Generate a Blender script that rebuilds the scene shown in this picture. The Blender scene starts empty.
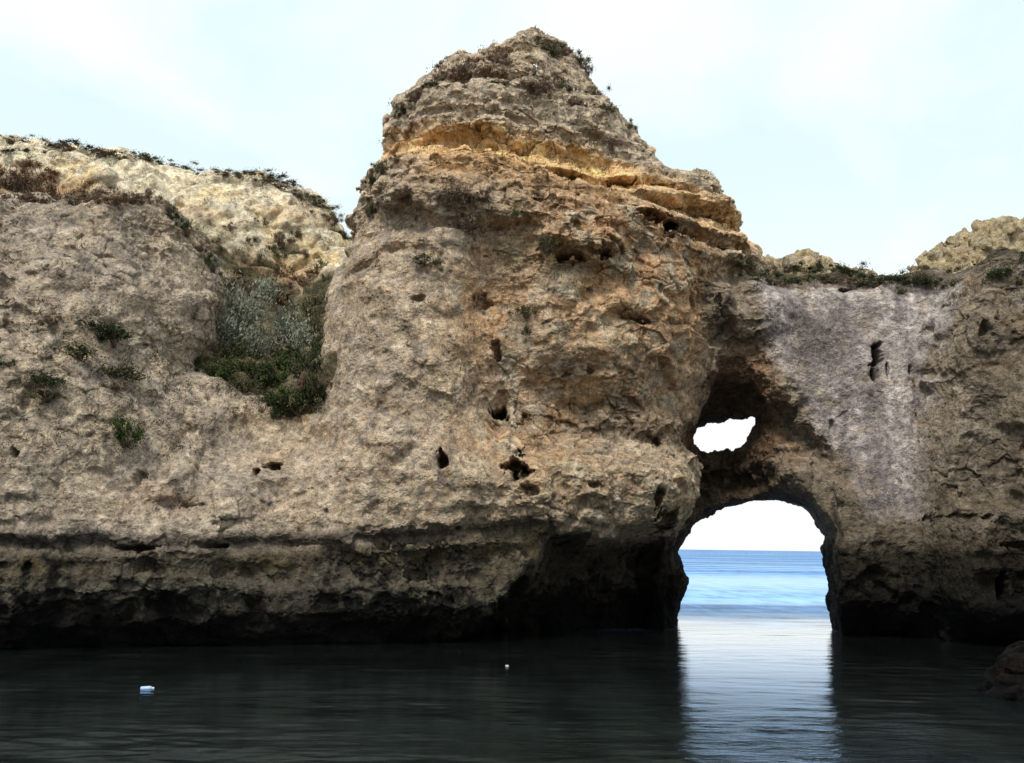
import bpy, math, random, time
import numpy as np
from mathutils import Vector, Matrix
from mathutils.bvhtree import BVHTree
T00 = time.time()
rng = np.random.default_rng(7)
random.seed(7)
sc = bpy.context.scene
col = sc.collection
f32 = np.float32

# ------------------------------------------------------------------ camera
FPX = 995.0
CAM = np.array([0.0, 0.0, 2.2])
PITCH = math.radians(9.44)
ROLL = math.radians(0.8)
RM = Matrix.Rotation(math.radians(90) + PITCH, 3, 'X') @ Matrix.Rotation(ROLL, 3, 'Z')
cam_d = bpy.data.cameras.new('camera')
cam_d.sensor_width = 36.0
cam_d.lens = FPX / 1024 * 36.0
cam_d.clip_start = 0.1
cam_d.clip_end = 60000
cam = bpy.data.objects.new('camera', cam_d)
col.objects.link(cam)
cam.matrix_world = Matrix.Translation(Vector(CAM)) @ RM.to_4x4()
sc.camera = cam
RMn = np.array(RM)


def rays(pts):
    p = np.asarray(pts, float).reshape(-1, 2)
    loc = np.stack([(p[:, 0] - 512) / FPX, -(p[:, 1] - 381.5) / FPX, -np.ones(len(p))], 1)
    return loc @ RMn.T


def on_plane(pts, pl):
    """photo direction -> point on the plane  y = a + b x + c z"""
    a, b, c = pl
    d = rays(pts)
    t = (a + b * CAM[0] + c * CAM[2] - CAM[1]) / (d[:, 1] - b * d[:, 0] - c * d[:, 2])
    return CAM + d * t[:, None]


def on_water(px, py):
    d = rays([(px, py)])[0]
    return CAM + d * (-CAM[2] / d[2])


# ------------------------------------------------------------------ noise
_perm = rng.permutation(256).astype(np.int32)
_perm = np.concatenate([_perm, _perm, _perm])
_g = rng.normal(size=(256, 3))
_g = (_g / np.linalg.norm(_g, axis=1, keepdims=True)).astype(f32)


def _perlin(p):
    i = np.floor(p).astype(np.int32)
    f = (p - i).astype(f32)
    i &= 255
    u = f * f * f * (f * (f * 6 - 15) + 10)
    out = np.zeros(len(p), f32)
    for dx in (0, 1):
        hx = _perm[i[:, 0] + dx]
        wx = u[:, 0] if dx else 1 - u[:, 0]
        for dy in (0, 1):
            hy = _perm[hx + i[:, 1] + dy]
            wy = u[:, 1] if dy else 1 - u[:, 1]
            for dz in (0, 1):
                h = _perm[hy + i[:, 2] + dz]
                wz = u[:, 2] if dz else 1 - u[:, 2]
                g = _g[h]
                out += wx * wy * wz * (g[:, 0] * (f[:, 0] - dx) + g[:, 1] * (f[:, 1] - dy) + g[:, 2] * (f[:, 2] - dz))
    return out * 1.5


def perlin(p, scale=1.0, off=0.0):
    s = np.asarray(scale, f32)
    p = np.asarray(p, f32) * s + f32(off) + f32(100.37)
    out = np.empty(len(p), f32)
    for a in range(0, len(p), 400000):
        out[a:a + 400000] = _perlin(p[a:a + 400000])
    return out


def fbm(p, scale, octv=4, off=0.0, gain=0.5, ridged=False):
    out = np.zeros(len(p), f32)
    amp = 1.0
    s = np.asarray(scale, f32)
    tot = 0
    for k in range(octv):
        n = perlin(p, s, off + 17.3 * k)
        if ridged:
            n = 1 - 2 * np.abs(n)
        out += amp * n
        tot += amp
        amp *= gain
        s = s * 2.03
    return out / tot


def worley(p, scale, off=0.0):
    """distance to nearest and second nearest feature point"""
    q = (np.asarray(p, f32) * np.asarray(scale, f32) + f32(off) + f32(200.0))
    F1 = np.empty(len(q), f32)
    F2 = np.empty(len(q), f32)
    for a in range(0, len(q), 300000):
        qq = q[a:a + 300000]
        i = np.floor(qq).astype(np.int32)
        f = (qq - i).astype(f32)
        f1 = np.full(len(qq), 9, f32)
        f2 = np.full(len(qq), 9, f32)
        for dx in (-1, 0, 1):
            hx = _perm[(i[:, 0] + dx) & 255]
            for dy in (-1, 0, 1):
                hy = _perm[hx + ((i[:, 1] + dy) & 255)]
                for dz in (-1, 0, 1):
                    h = _perm[hy + ((i[:, 2] + dz) & 255)]
                    j = _g[h] * 0.5 + 0.5
                    d = (j[:, 0] + dx - f[:, 0]) ** 2 + (j[:, 1] + dy - f[:, 1]) ** 2 + (j[:, 2] + dz - f[:, 2]) ** 2
                    f2 = np.minimum(f2, np.maximum(f1, d))
                    f1 = np.minimum(f1, d)
        F1[a:a + 300000] = np.sqrt(f1)
        F2[a:a + 300000] = np.sqrt(f2)
    return F1, F2


def facets(p, scale, off=0.0):
    """broken-block relief: every cell is a plane with its own tilt; also returns crack distance"""
    q = (np.asarray(p, f32) * np.asarray(scale, f32) + f32(off) + f32(200.0))
    T = np.empty(len(q), f32)
    K = np.empty(len(q), f32)
    for a in range(0, len(q), 300000):
        qq = q[a:a + 300000]
        i = np.floor(qq).astype(np.int32)
        f = (qq - i).astype(f32)
        f1 = np.full(len(qq), 9, f32)
        f2 = np.full(len(qq), 9, f32)
        tl = np.zeros(len(qq), f32)
        for dx in (-1, 0, 1):
            hx = _perm[(i[:, 0] + dx) & 255]
            for dy in (-1, 0, 1):
                hy = _perm[hx + ((i[:, 1] + dy) & 255)]
                for dz in (-1, 0, 1):
                    h = _perm[hy + ((i[:, 2] + dz) & 255)]
                    j = _g[h] * 0.5 + 0.5
                    ex = f[:, 0] - j[:, 0] - dx; ey = f[:, 1] - j[:, 1] - dy; ez = f[:, 2] - j[:, 2] - dz
                    d = ex * ex + ey * ey + ez * ez
                    nr = d < f1
                    f2 = np.where(nr, f1, np.minimum(f2, d))
                    g = _g[(h * 7 + 31) & 255]
                    tl = np.where(nr, g[:, 0] * ex + g[:, 1] * ey + g[:, 2] * ez + 0.35 * g[:, 0], tl)
                    f1 = np.where(nr, d, f1)
        T[a:a + 300000] = tl
        K[a:a + 300000] = np.sqrt(f2) - np.sqrt(f1)
    return T, K


def sst(a, b, x):
    t = np.clip((x - a) / (b - a), 0, 1)
    return t * t * (3 - 2 * t)


def poly_sdf(px, pz, poly):
    """signed distance in the x-z plane, negative inside"""
    poly = np.asarray(poly, float)
    x = px.ravel()
    z = pz.ravel()
    d = np.full(x.shape, 1e9)
    inside = np.zeros(x.shape, bool)
    n = len(poly)
    for k in range(n):
        ax, az = poly[k]
        bx, bz = poly[(k + 1) % n]
        ex, ez = bx - ax, bz - az
        L = ex * ex + ez * ez + 1e-12
        t = np.clip(((x - ax) * ex + (z - az) * ez) / L, 0, 1)
        d = np.minimum(d, (x - ax - t * ex) ** 2 + (z - az - t * ez) ** 2)
        c = (az > z) != (bz > z)
        with np.errstate(divide='ignore', invalid='ignore'):
            xi = ex * (z - az) / (ez if ez != 0 else 1e-12) + ax
        inside ^= c & (x < xi)
    d = np.sqrt(d)
    d[inside] *= -1
    return d.reshape(px.shape).astype(f32)


def smin(a, b, k):
    h = np.clip(0.5 + 0.5 * (b - a) / k, 0, 1)
    return b + (a - b) * h - k * h * (1 - h)


def smax(a, b, k):
    return -smin(-a, -b, k)


def xz(pts, pl):
    return on_plane(pts, pl)[:, [0, 2]]


def surface_nets(F, o, h):
    """F[x,y,z] negative inside -> verts, quads"""
    s = F < 0
    nx, ny, nz = F.shape
    c = np.zeros((nx - 1, ny - 1, nz - 1), np.uint8)
    for dx in (0, 1):
        for dy in (0, 1):
            for dz in (0, 1):
                c += s[dx:nx - 1 + dx, dy:ny - 1 + dy, dz:nz - 1 + dz]
    act = (c > 0) & (c < 8)
    ids = np.full(act.shape, -1, np.int64)
    I = np.argwhere(act)
    ids[act] = np.arange(len(I))
    acc = np.zeros((len(I), 3))
    cnt = np.zeros(len(I))
    corners = [(a, b, d) for a in (0, 1) for b in (0, 1) for d in (0, 1)]
    vals = {cc: F[I[:, 0] + cc[0], I[:, 1] + cc[1], I[:, 2] + cc[2]].astype(float) for cc in corners}
    for a in corners:
        for ax in range(3):
            if a[ax] == 0:
                b = list(a); b[ax] = 1; b = tuple(b)
                va, vb = vals[a], vals[b]
                m = (va < 0) != (vb < 0)
                t = np.where(m, va / np.where(m, va - vb, 1), 0)
                pt = np.tile(np.array(a, float), (len(I), 1))
                pt[:, ax] = t
                acc[m] += pt[m]
                cnt[m] += 1
    V = (I + acc / cnt[:, None]) * h + np.asarray(o)
    quads = []
    for ax in range(3):
        u, v = (ax + 1) % 3, (ax + 2) % 3
        sl0 = [slice(None)] * 3; sl1 = [slice(None)] * 3
        sl0[ax] = slice(0, -1); sl1[ax] = slice(1, None)
        a = s[tuple(sl0)]; b = s[tuple(sl1)]
        E = np.argwhere(a != b)
        E = E[(E[:, u] > 0) & (E[:, v] > 0) & (E[:, u] < F.shape[u] - 1) & (E[:, v] < F.shape[v] - 1)]
        ain = s[E[:, 0], E[:, 1], E[:, 2]]
        def g(du, dv):
            q = E.copy(); q[:, u] += du; q[:, v] += dv
            return ids[q[:, 0], q[:, 1], q[:, 2]]
        Q = np.stack([g(-1, -1), g(0, -1), g(0, 0), g(-1, 0)], 1)
        Q[~ain] = Q[~ain][:, ::-1]
        quads.append(Q)
    return V, np.concatenate(quads)


def keep_largest(V, Q, minfrac=0.02):
    """drop loose crumbs"""
    par = np.arange(len(V))
    E = np.concatenate([Q[:, [0, 1]], Q[:, [1, 2]], Q[:, [2, 3]]])
    lab = par.copy()
    for _ in range(400):
        m = np.minimum(lab[E[:, 0]], lab[E[:, 1]])
        new = lab.copy()
        np.minimum.at(new, E[:, 0], m)
        np.minimum.at(new, E[:, 1], m)
        new = new[new]
        if np.array_equal(new, lab):
            break
        lab = new
    u, cnt = np.unique(lab, return_counts=True)
    ok = set(u[cnt > minfrac * len(V)].tolist())
    good = np.isin(lab, list(ok))
    Q = Q[good[Q].all(1)]
    return compact(V, Q)


def compact(V, Q, *extra):
    used = np.zeros(len(V), bool)
    used[Q.ravel()] = True
    m = np.cumsum(used) - 1
    r = (V[used], m[Q])
    if extra:
        r += tuple(e[used] for e in extra)
    return r


def vnormals(V, Q):
    n = np.cross(V[Q[:, 2]] - V[Q[:, 0]], V[Q[:, 3]] - V[Q[:, 1]])
    N = np.zeros_like(V)
    for k in range(4):
        for a in range(3):
            N[:, a] += np.bincount(Q[:, k], n[:, a], len(V))
    return N / (np.linalg.norm(N, axis=1, keepdims=True) + 1e-12)


def subdivide(V, Q):
    """one linear split of every quad with a light smooth"""
    nv = len(V)
    E = np.concatenate([Q[:, [0, 1]], Q[:, [1, 2]], Q[:, [2, 3]], Q[:, [3, 0]]])
    Es = np.sort(E, 1)
    key = Es[:, 0] * nv + Es[:, 1]
    uk, inv = np.unique(key, return_inverse=True)
    ea = uk // nv
    eb = uk % nv
    fc = V[Q].mean(1)
    nf = len(Q)
    # Catmull-Clark style points
    fsum = np.zeros((len(uk), 3)); fcnt = np.bincount(inv, minlength=len(uk))
    fidx = np.tile(np.arange(nf), 4)
    for a in range(3):
        fsum[:, a] = np.bincount(inv, fc[fidx, a], len(uk))
    mid = (V[ea] + V[eb]) / 2
    inner = fcnt == 2
    ep = np.where(inner[:, None], (mid + fsum / np.maximum(fcnt, 1)[:, None]) / 2, mid)
    val = np.bincount(Q.ravel(), minlength=nv).astype(float)
    Fa = np.zeros((nv, 3)); Ra = np.zeros((nv, 3)); ec = np.zeros(nv)
    for a in range(3):
        Fa[:, a] = np.bincount(Q.ravel(), np.repeat(fc[:, a], 4), nv)
        Ra[:, a] = np.bincount(ea, mid[:, a], nv) + np.bincount(eb, mid[:, a], nv)
    ec = np.bincount(ea, minlength=nv) + np.bincount(eb, minlength=nv)
    Fa /= np.maximum(val, 1)[:, None]; Ra /= np.maximum(ec, 1)[:, None]
    bord = np.zeros(nv, bool)
    bord[ea[~inner]] = True; bord[eb[~inner]] = True
    n = np.maximum(val, 3)[:, None]
    vp = (Fa + 2 * Ra + (n - 3) * V) / n
    vp[bord] = V[bord]
    NV = np.concatenate([vp, ep, fc])
    e = inv.reshape(4, nf) + nv
    c = np.arange(nf) + nv + len(uk)
    q = np.concatenate([np.stack([Q[:, k], e[k], c, e[(k - 1) % 4]], 1) for k in range(4)])
    return NV, q


def make_mesh(name, V, Q, colr=None, smooth=True):
    me = bpy.data.meshes.new(name)
    me.vertices.add(len(V))
    me.vertices.foreach_set('co', np.ascontiguousarray(V, f32).ravel())
    k = Q.shape[1]
    me.loops.add(len(Q) * k)
    me.loops.foreach_set('vertex_index', np.ascontiguousarray(Q, np.int32).ravel())
    me.polygons.add(len(Q))
    me.polygons.foreach_set('loop_start', (np.arange(len(Q)) * k).astype(np.int32))
    me.polygons.foreach_set('loop_total', np.full(len(Q), k, np.int32))
    me.polygons.foreach_set('use_smooth', np.full(len(Q), smooth))
    me.update(calc_edges=True)
    if colr is not None:
        at = me.color_attributes.new('tint', 'FLOAT_COLOR', 'POINT')
        rgba = np.ones((len(V), 4), f32)
        rgba[:, :colr.shape[1]] = colr
        at.data.foreach_set('color', rgba.ravel())
    return me


def link(name, me, mat=None, parent=None, **props):
    o = bpy.data.objects.new(name, me)
    col.objects.link(o)
    if mat is not None and me is not None and not me.materials:
        me.materials.append(mat)
    if parent:
        o.parent = parent
    for k, v in props.items():
        o[k] = v
    return o


# ------------------------------------------------------------------ materials
class NT:
    def __init__(self, tree):
        self.t = tree

    def n(self, typ, **kw):
        nd = self.t.nodes.new(typ)
        ins = kw.pop('ins', {})
        for k, v in kw.items():
            setattr(nd, k, v)
        for k, v in ins.items():
            s = nd.inputs[k]
            if isinstance(v, bpy.types.NodeSocket):
                self.t.links.new(v, s)
            else:
                s.default_value = v
        return nd

    def math(self, op, a, b=None, c=None, clamp=False):
        ins = {0: a}
        if b is not None: ins[1] = b
        if c is not None: ins[2] = c
        return self.n('ShaderNodeMath', operation=op, use_clamp=clamp, ins=ins).outputs[0]

    def mix(self, f, a, b, blend='MIX'):
        return self.n('ShaderNodeMix', data_type='RGBA', blend_type=blend, ins={0: f, 6: a, 7: b}).outputs[2]

    def ramp(self, f, a, b, lo=0.0, hi=1.0):
        return self.n('ShaderNodeMapRange', interpolation_type='SMOOTHSTEP', ins={0: f, 1: a, 2: b, 3: lo, 4: hi}).outputs[0]

    def noise(self, vec, scale, detail=4, rough=0.55, dist=0.0):
        return self.n('ShaderNodeTexNoise', ins={'Vector': vec, 'Scale': scale, 'Detail': detail, 'Roughness': rough, 'Distortion': dist}).outputs[0]

    def mapping(self, vec, scale):
        return self.n('ShaderNodeMapping', ins={'Vector': vec, 'Scale': scale}).outputs[0]


def new_mat(name):
    m = bpy.data.materials.new(name)
    m.use_nodes = True
    m.node_tree.nodes.clear()
    return m, NT(m.node_tree)


def rock_material(name, grain=1.0, bump=1.0):
    m, t = new_mat(name)
    P = t.n('ShaderNodeNewGeometry').outputs['Position']
    tint = t.n('ShaderNodeAttribute', attribute_name='tint')
    n1 = t.noise(P, 6 * grain, 8, 0.68)
    n2 = t.noise(P, 28 * grain, 6, 0.7)
    vor = t.n('ShaderNodeTexVoronoi', feature='F1', ins={'Vector': P, 'Scale': 9 * grain, 'Randomness': 1.0})
    n3 = t.noise(P, 1.7 * grain, 5, 0.6, 0.4)
    pit = t.ramp(vor.outputs['Distance'], 0.0, 0.35, 0.0, 1.0)
    pitm = t.ramp(n3, 0.42, 0.62)
    k = t.math('ADD', t.math('MULTIPLY', n1, 1.1), t.math('MULTIPLY', n2, 0.9))
    k = t.ramp(k, 0.74, 1.26, 0.48, 1.5)
    vs = t.n('ShaderNodeTexVoronoi', feature='F1', ins={'Vector': P, 'Scale': 34 * grain, 'Randomness': 1.0})
    spk = t.math('MULTIPLY', t.ramp(vs.outputs['Distance'], 0.30, 0.12), t.ramp(t.noise(P, 3.1, 3, 0.6), 0.46, 0.60))
    k = t.math('MULTIPLY', k, t.math('SUBTRACT', 1.0, t.math('MULTIPLY', spk, 0.6)))
    c = t.n('ShaderNodeVectorMath', operation='SCALE', ins={0: tint.outputs['Color'], 'Scale': k}).outputs[0]
    dk = t.math('MULTIPLY', pitm, t.math('SUBTRACT', 1.0, pit))
    c = t.mix(t.math('MULTIPLY', dk, 0.45), c, t.n('ShaderNodeVectorMath', operation='SCALE', ins={0: c, 'Scale': 0.35}).outputs[0])
    hgt = t.math('ADD', t.math('MULTIPLY', n1, 0.10), t.math('MULTIPLY', n2, 0.05))
    hgt = t.math('ADD', hgt, t.math('MULTIPLY', t.math('MULTIPLY', pit, pitm), 0.05))
    hgt = t.math('SUBTRACT', hgt, t.math('MULTIPLY', spk, 0.03))
    b = t.n('ShaderNodeBump', ins={'Strength': 0.9 * bump, 'Distance': 1.0, 'Height': hgt}).outputs[0]
    bs = t.n('ShaderNodeBsdfPrincipled', ins={'Base Color': c, 'Roughness': 0.92, 'Normal': b, 'Specular IOR Level': 0.15})
    o = t.n('ShaderNodeOutputMaterial', ins={0: bs.outputs[0]})
    return m


ROCK = rock_material('limestone')
ROCK_FAR = rock_material('sunlit_limestone', 0.7, 0.8)

# ------------------------------------------------------------------ front rock mass
PA = (26.0, 0.30, 0.12)       # ridge plane of the left cliff and the stack
PAF = (23.5, 0.30, 0.12)      # nominal face of it
PB = (28.6, -0.05, 0.03)      # ridge plane of the arch wall
PBF = (27.2, -0.05, 0.03)
PC = (34.5, 0.0, 0.0)         # rear cliff
PCF = (32.0, 0.0, 0.0)

outA = [(-330, 215), (-150, 190), (-40, 200), (0, 196), (40, 202), (90, 206), (130, 200), (152, 194), (170, 208), (186, 226), (203, 248),
        (214, 272), (219, 300), (213, 328), (214, 345), (206, 366), (226, 374), (250, 382), (284, 396), (306, 394), (318, 384),
        (321, 350), (330, 300), (341, 266), (356, 238), (357, 200), (364, 168), (384, 150), (387, 118), (394, 103),
        (412, 86), (432, 74), (458, 62), (486, 52), (505, 44), (516, 34), (534, 21), (546, 27), (558, 40), (574, 48), (584, 64),
        (594, 80), (604, 94), (622, 106), (632, 124), (642, 140), (656, 152), (676, 166), (698, 167), (716, 174), (726, 186),
        (724, 193), (716, 200), (734, 206), (741, 226), (734, 236), (756, 248), (766, 275), (752, 310), (736, 343), (716, 378), (701, 408), (696, 440), (702, 468),
        (694, 500), (682, 526), (678, 548), (681, 566), (688, 578), (687, 590), (679, 604), (676, 625), (672, 720), (-330, 760)]
outB = [(640, 300), (700, 262), (752, 266), (800, 272), (850, 272), (896, 274), (925, 268), (950, 266), (972, 262), (990, 258), (1024, 270), (1150, 265), (1330, 330), (1330, 790), (640, 740)]
hole_arch = [(668, 720), (675, 628), (678, 605), (688, 586), (687, 577), (680, 566), (677, 548), (690, 530), (706, 516), (726, 508), (748, 502), (772, 499), (795, 503),
             (808, 511), (814, 521), (826, 535), (821, 545), (823, 566), (828, 585), (823, 599), (832, 628), (834, 720)]
hole_win = [(690, 436), (699, 430), (722, 423), (756, 419), (750, 434), (744, 448), (722, 453), (704, 453), (696, 447)]
cave = [(690, 420), (706, 392), (722, 362), (740, 343), (762, 352), (776, 388), (792, 425), (812, 452), (828, 478), (832, 505), (834, 540), (834, 640), (670, 640), (670, 560), (690, 500)]

H = 0.1
X0, X1, Y0, Y1, Z0, Z1 = -16.0, 16.5, 16.5, 33.5, -0.8, 18.0
gx = np.arange(X0, X1, H); gy = np.arange(Y0, Y1, H); gz = np.arange(Z0, Z1, H)
GX, GZ = np.meshgrid(gx, gz, indexing='ij')
Yg = gy[None, :, None].astype(f32)


def interp_poly(x, pts):
    pts = np.asarray(pts, float)
    o = np.argsort(pts[:, 0])
    return np.interp(x, pts[o, 0], pts[o, 1])


def ell(x, z, pts, pl, soft=0.5):
    """soft elliptical masks; pts = (px,py,rx,ry,amp)"""
    out = np.zeros(x.shape, f32)
    for (px, py, rx, ry, amp) in pts:
        c = xz([(px, py), (px + rx, py), (px, py + ry)], pl)
        ax = abs(c[1, 0] - c[0, 0]); az = abs(c[2, 1] - c[0, 1])
        r = np.sqrt(((x - c[0, 0]) / ax) ** 2 + ((z - c[0, 1]) / az) ** 2)
        m = amp * (1 - sst(1 - soft, 1 + soft, r))
        out = out + m
    return out


def front_A(x, z):
    d = -poly_sdf(x, z, xz(outA, PA)) + 0.06
    di = np.maximum(d, 0)
    Yr = PA[0] + PA[1] * x + PA[2] * z
    Yf = Yr - 2.7 * (1 - np.exp(-di / 1.7)) - 0.35 * (1 - np.exp(-di / 0.25))
    # big swells and hollows of the face (positive = hollow)
    Yf = Yf + ell(x, z, [
        (480, 210, 120, 60, -0.5), (400, 330, 75, 120, -0.7), (620, 330, 90, 110, -0.5), (560, 400, 60, 40, 0.5), (500, 330, 35, 100, 0.45),
        (620, 415, 80, 45, 0.5), (600, 490, 110, 35, -0.7), (420, 480, 90, 60, -0.4), (120, 330, 120, 70, -0.3), (60, 430, 90, 70, -0.4),
        (250, 440, 60, 30, 0.45), (160, 470, 60, 45, 0.3), (165, 488, 22, 14, -0.35), (235, 500, 26, 18, -0.3), (570, 255, 32, 18, -0.45),
        (640, 260, 50, 40, -0.3), (680, 470, 40, 60, -0.5)], PAF, 0.6)
    # ochre bed cut back under the cap
    zb = interp_poly(x, xz([(330, 120), (388, 128), (450, 140), (520, 155), (600, 168), (660, 190), (740, 214)], PAF))
    band = np.exp(-((z - zb + 0.02) / 0.60) ** 4) * sst(-5.2, -3.6, x)
    Yf = Yf + band * 0.24
    for line, dep, wd in ((((640, 178), (680, 184), (740, 190)), 0.5, 0.09), (((636, 204), (690, 204), (745, 208)), 0.55, 0.09), (((630, 236), (690, 236), (750, 243)), 0.5, 0.10),
                          (((540, 262), (575, 268), (612, 266)), 0.4, 0.08), (((560, 180), (600, 186), (650, 186)), 0.4, 0.10), (((395, 96), (450, 104), (520, 118)), 0.2, 0.12),
                          (((610, 322), (650, 326), (690, 322)), 0.3, 0.09), (((360, 205), (400, 214), (440, 232)), 0.2, 0.08), (((340, 270), (400, 250), (430, 262)), 0.2, 0.09)):
        lw = xz(line, PAF)
        zz_ = interp_poly(x, lw)
        ends = sst(lw[0, 0] - 0.3, lw[0, 0] + 0.3, x) * (1 - sst(lw[-1, 0] - 0.2, lw[-1, 0] + 0.4, x))
        Yf = Yf + dep * np.exp(-((z - zz_) / wd) ** 2) * ends - 0.6 * dep * np.exp(-((z - zz_ - 0.3) / 0.25) ** 2) * ends
    zc = interp_poly(x, xz([(330, 160), (400, 150), (460, 158), (540, 178), (640, 185)], PAF))
    Yf = Yf - 0.45 * (1 - sst(-0.05, 0.5, z - zc)) * sst(-0.8, 0.0, z - zc + 1.3) * sst(-4.6, -3.6, x)
    # ledge with the dark slit near the high water line, and foot cut back
    zl = interp_poly(x, xz([(-300, 548), (0, 545), (120, 548), (250, 546), (420, 540), (540, 528)], PAF))
    left = 1 - sst(0.0, 2.0, x)
    Yf = Yf + left * (0.17 * np.exp(-((z - zl) / 0.08) ** 2)) + left * 0.0
    Yf = Yf + left * 0.6 * (1 - sst(-0.2, 0.8, z))
    # deep recess under the overhang left of the arch
    ov = np.array([(430, 660), (500, 605), (534, 560), (548, 531), (600, 531), (650, 526), (700, 528), (700, 720), (400, 760)])
    rd = -poly_sdf(x, z, xz(ov, PAF))
    Yf = Yf + 2.4 * sst(-0.15, 0.8, rd) + 0.8 * sst(0, 0.25, rd)
    return d, Yf, Yr


def front_B(x, z):
    d = -poly_sdf(x, z, xz(outB, PB))
    di = np.maximum(d, 0)
    Yr = PB[0] + PB[1] * x + PB[2] * z
    Yf = Yr - 1.5 * (1 - np.exp(-di / 0.9))
    # right buttress standing forward of the smooth wall
    xe = interp_poly(z, xz([(986, 250), (962, 275), (940, 320), (922, 365), (926, 400), (914, 450), (910, 520), (915, 640)], PBF)[:, ::-1])
    Yf = Yf - 1.7 * sst(-0.10, 0.5, x - xe) - 0.9 * sst(1.2, 4.5, x - xe)
    # rock below the wall
    zt = interp_poly(x, xz([(830, 470), (870, 515), (912, 520), (960, 500), (1100, 490)], PBF))
    Yf = Yf - 0.7 * (1 - sst(-0.5, 0.25, z - zt)) * sst(7.0, 8.2, x)
    Yf = Yf + 1.6 * (1 - sst(-0.1, 1.0, z)) * sst(8.0, 9.0, x)
    Yf = Yf + ell(x, z, [(970, 580, 25, 40, 0.25), (1000, 430, 30, 90, -0.35), (950, 430, 25, 60, 0.3), (960, 330, 30, 30, -0.3), (850, 380, 60, 80, 0.35),
                         (735, 300, 50, 30, -0.6), (690, 300, 40, 40, -0.6)], PBF, 0.6)
    return d, Yf, Yr


Yg3 = Yg
dA, YfA, YrA = front_A(GX, GZ)
dB, YfB, YrB = front_B(GX, GZ)


def body(d, Yf, Yb):
    f = smax((Yf[:, None, :] - Yg3) * 0.75, (-d)[:, None, :] + 0 * Yg3, 0.25)
    return smax(f, Yg3 - Yb[:, None, :], 0.4)


FA = body(dA, YfA.astype(f32), (YrA + 3.2).astype(f32))
FB = body(dB, YfB.astype(f32), (YrB + 2.6).astype(f32))
# arch, window and cave: cut along their own axes
def sheared(poly, pl, y):
    """distance to an oblique opening whose axis runs seaward away from the cove"""
    pts = on_plane(poly, pl)
    return pts


def cut_opening(poly, pl):
    pts = on_plane(poly, pl)
    c = pts.mean(0)
    ax = (c[0] - CAM[0]) / (c[1] - CAM[1]); az = (c[2] - CAM[2]) / (c[1] - CAM[1])
    out = np.empty(FA.shape, f32)
    for j, y in enumerate(gy):
        out[:, j, :] = poly_sdf(GX - ax * (y - c[1]), GZ - az * (y - c[1]), np.stack([pts[:, 0] - ax * (pts[:, 1] - c[1]), pts[:, 2] - az * (pts[:, 1] - c[1])], 1))
    return out


PH = (28.5, -0.05, 0.03)
arch = cut_opening(hole_arch, PH)
win = cut_opening(hole_win, PH)
cav = cut_opening(cave, PBF)
cp = xz([(735, 345), (720, 415), (700, 462), (770, 415), (850, 480)], PBF)
Yc = 27.2 + 3.4 * sst(cp[0, 1] + 0.1, cp[1, 1] - 0.1, GZ)
pocket = poly_sdf(GX, GZ, xz([(690, 412), (762, 408), (780, 430), (770, 470), (740, 462), (690, 462)], PBF))
rib = poly_sdf(GX, GZ, xz([(750, 325), (800, 330), (850, 380), (900, 440), (910, 540), (850, 560), (802, 500), (768, 460), (772, 412), (764, 380)], PBF))
Yc = Yc - 2.6 * (1 - sst(-0.45, 0.45, rib)) - 1.1 * sst(0.1, 0.6, pocket) * sst(0.8, -0.5, GZ - cp[2, 1])
Yc = np.maximum(Yc, 27.0).astype(f32)
FB = smax(FB, -smax(cav, Yg3 - Yc[:, None, :] - 0 * cav, 0.3), 0.45)
# arch rib that springs from the left of the cave to the right pier
FB = smax(FB, -(arch - 0.13), 0.15)
FB = smax(FB, -(win - 0.04), 0.1)
# openings reach through the flank of the stack as well where it overlaps
FA = smax(FA, -(win - 0.25), 0.15)
peep = cut_opening([(660, 226), (671, 227), (670, 238), (662, 239)], (26.5, 0.3, 0.12))
FA = smax(FA, -peep, 0.05)
del cav, peep
F = np.minimum(FA, FB)
print('sdf', time.time() - T00)
WALL = [(755, 275), (820, 282), (905, 278), (962, 282), (938, 325), (924, 365), (926, 400), (914, 450), (914, 518), (862, 518), (852, 470), (806, 400), (766, 330)]
wallmask = lambda p: sst(0.35, -0.35, poly_sdf(p[:, 0], p[:, 2], xz(WALL, PBF)) + 0.5 * fbm(p, 0.9, 3, 233.0)) * (p[:, 1] > 24.5)
# large and medium erosion noise in a band round the surface
bm_ = np.abs(F) < 0.9
idx = np.argwhere(bm_)
pts = np.stack([gx[idx[:, 0]], gy[idx[:, 1]], gz[idx[:, 2]]], 1).astype(f32)
arch_b = np.minimum(arch, win)[bm_]
nz_ = 0.30 * fbm(pts, 0.33, 2, 3.1)
nz_ += 0.20 * fbm(pts, 0.95, 3, 9.7, 0.6)
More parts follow.
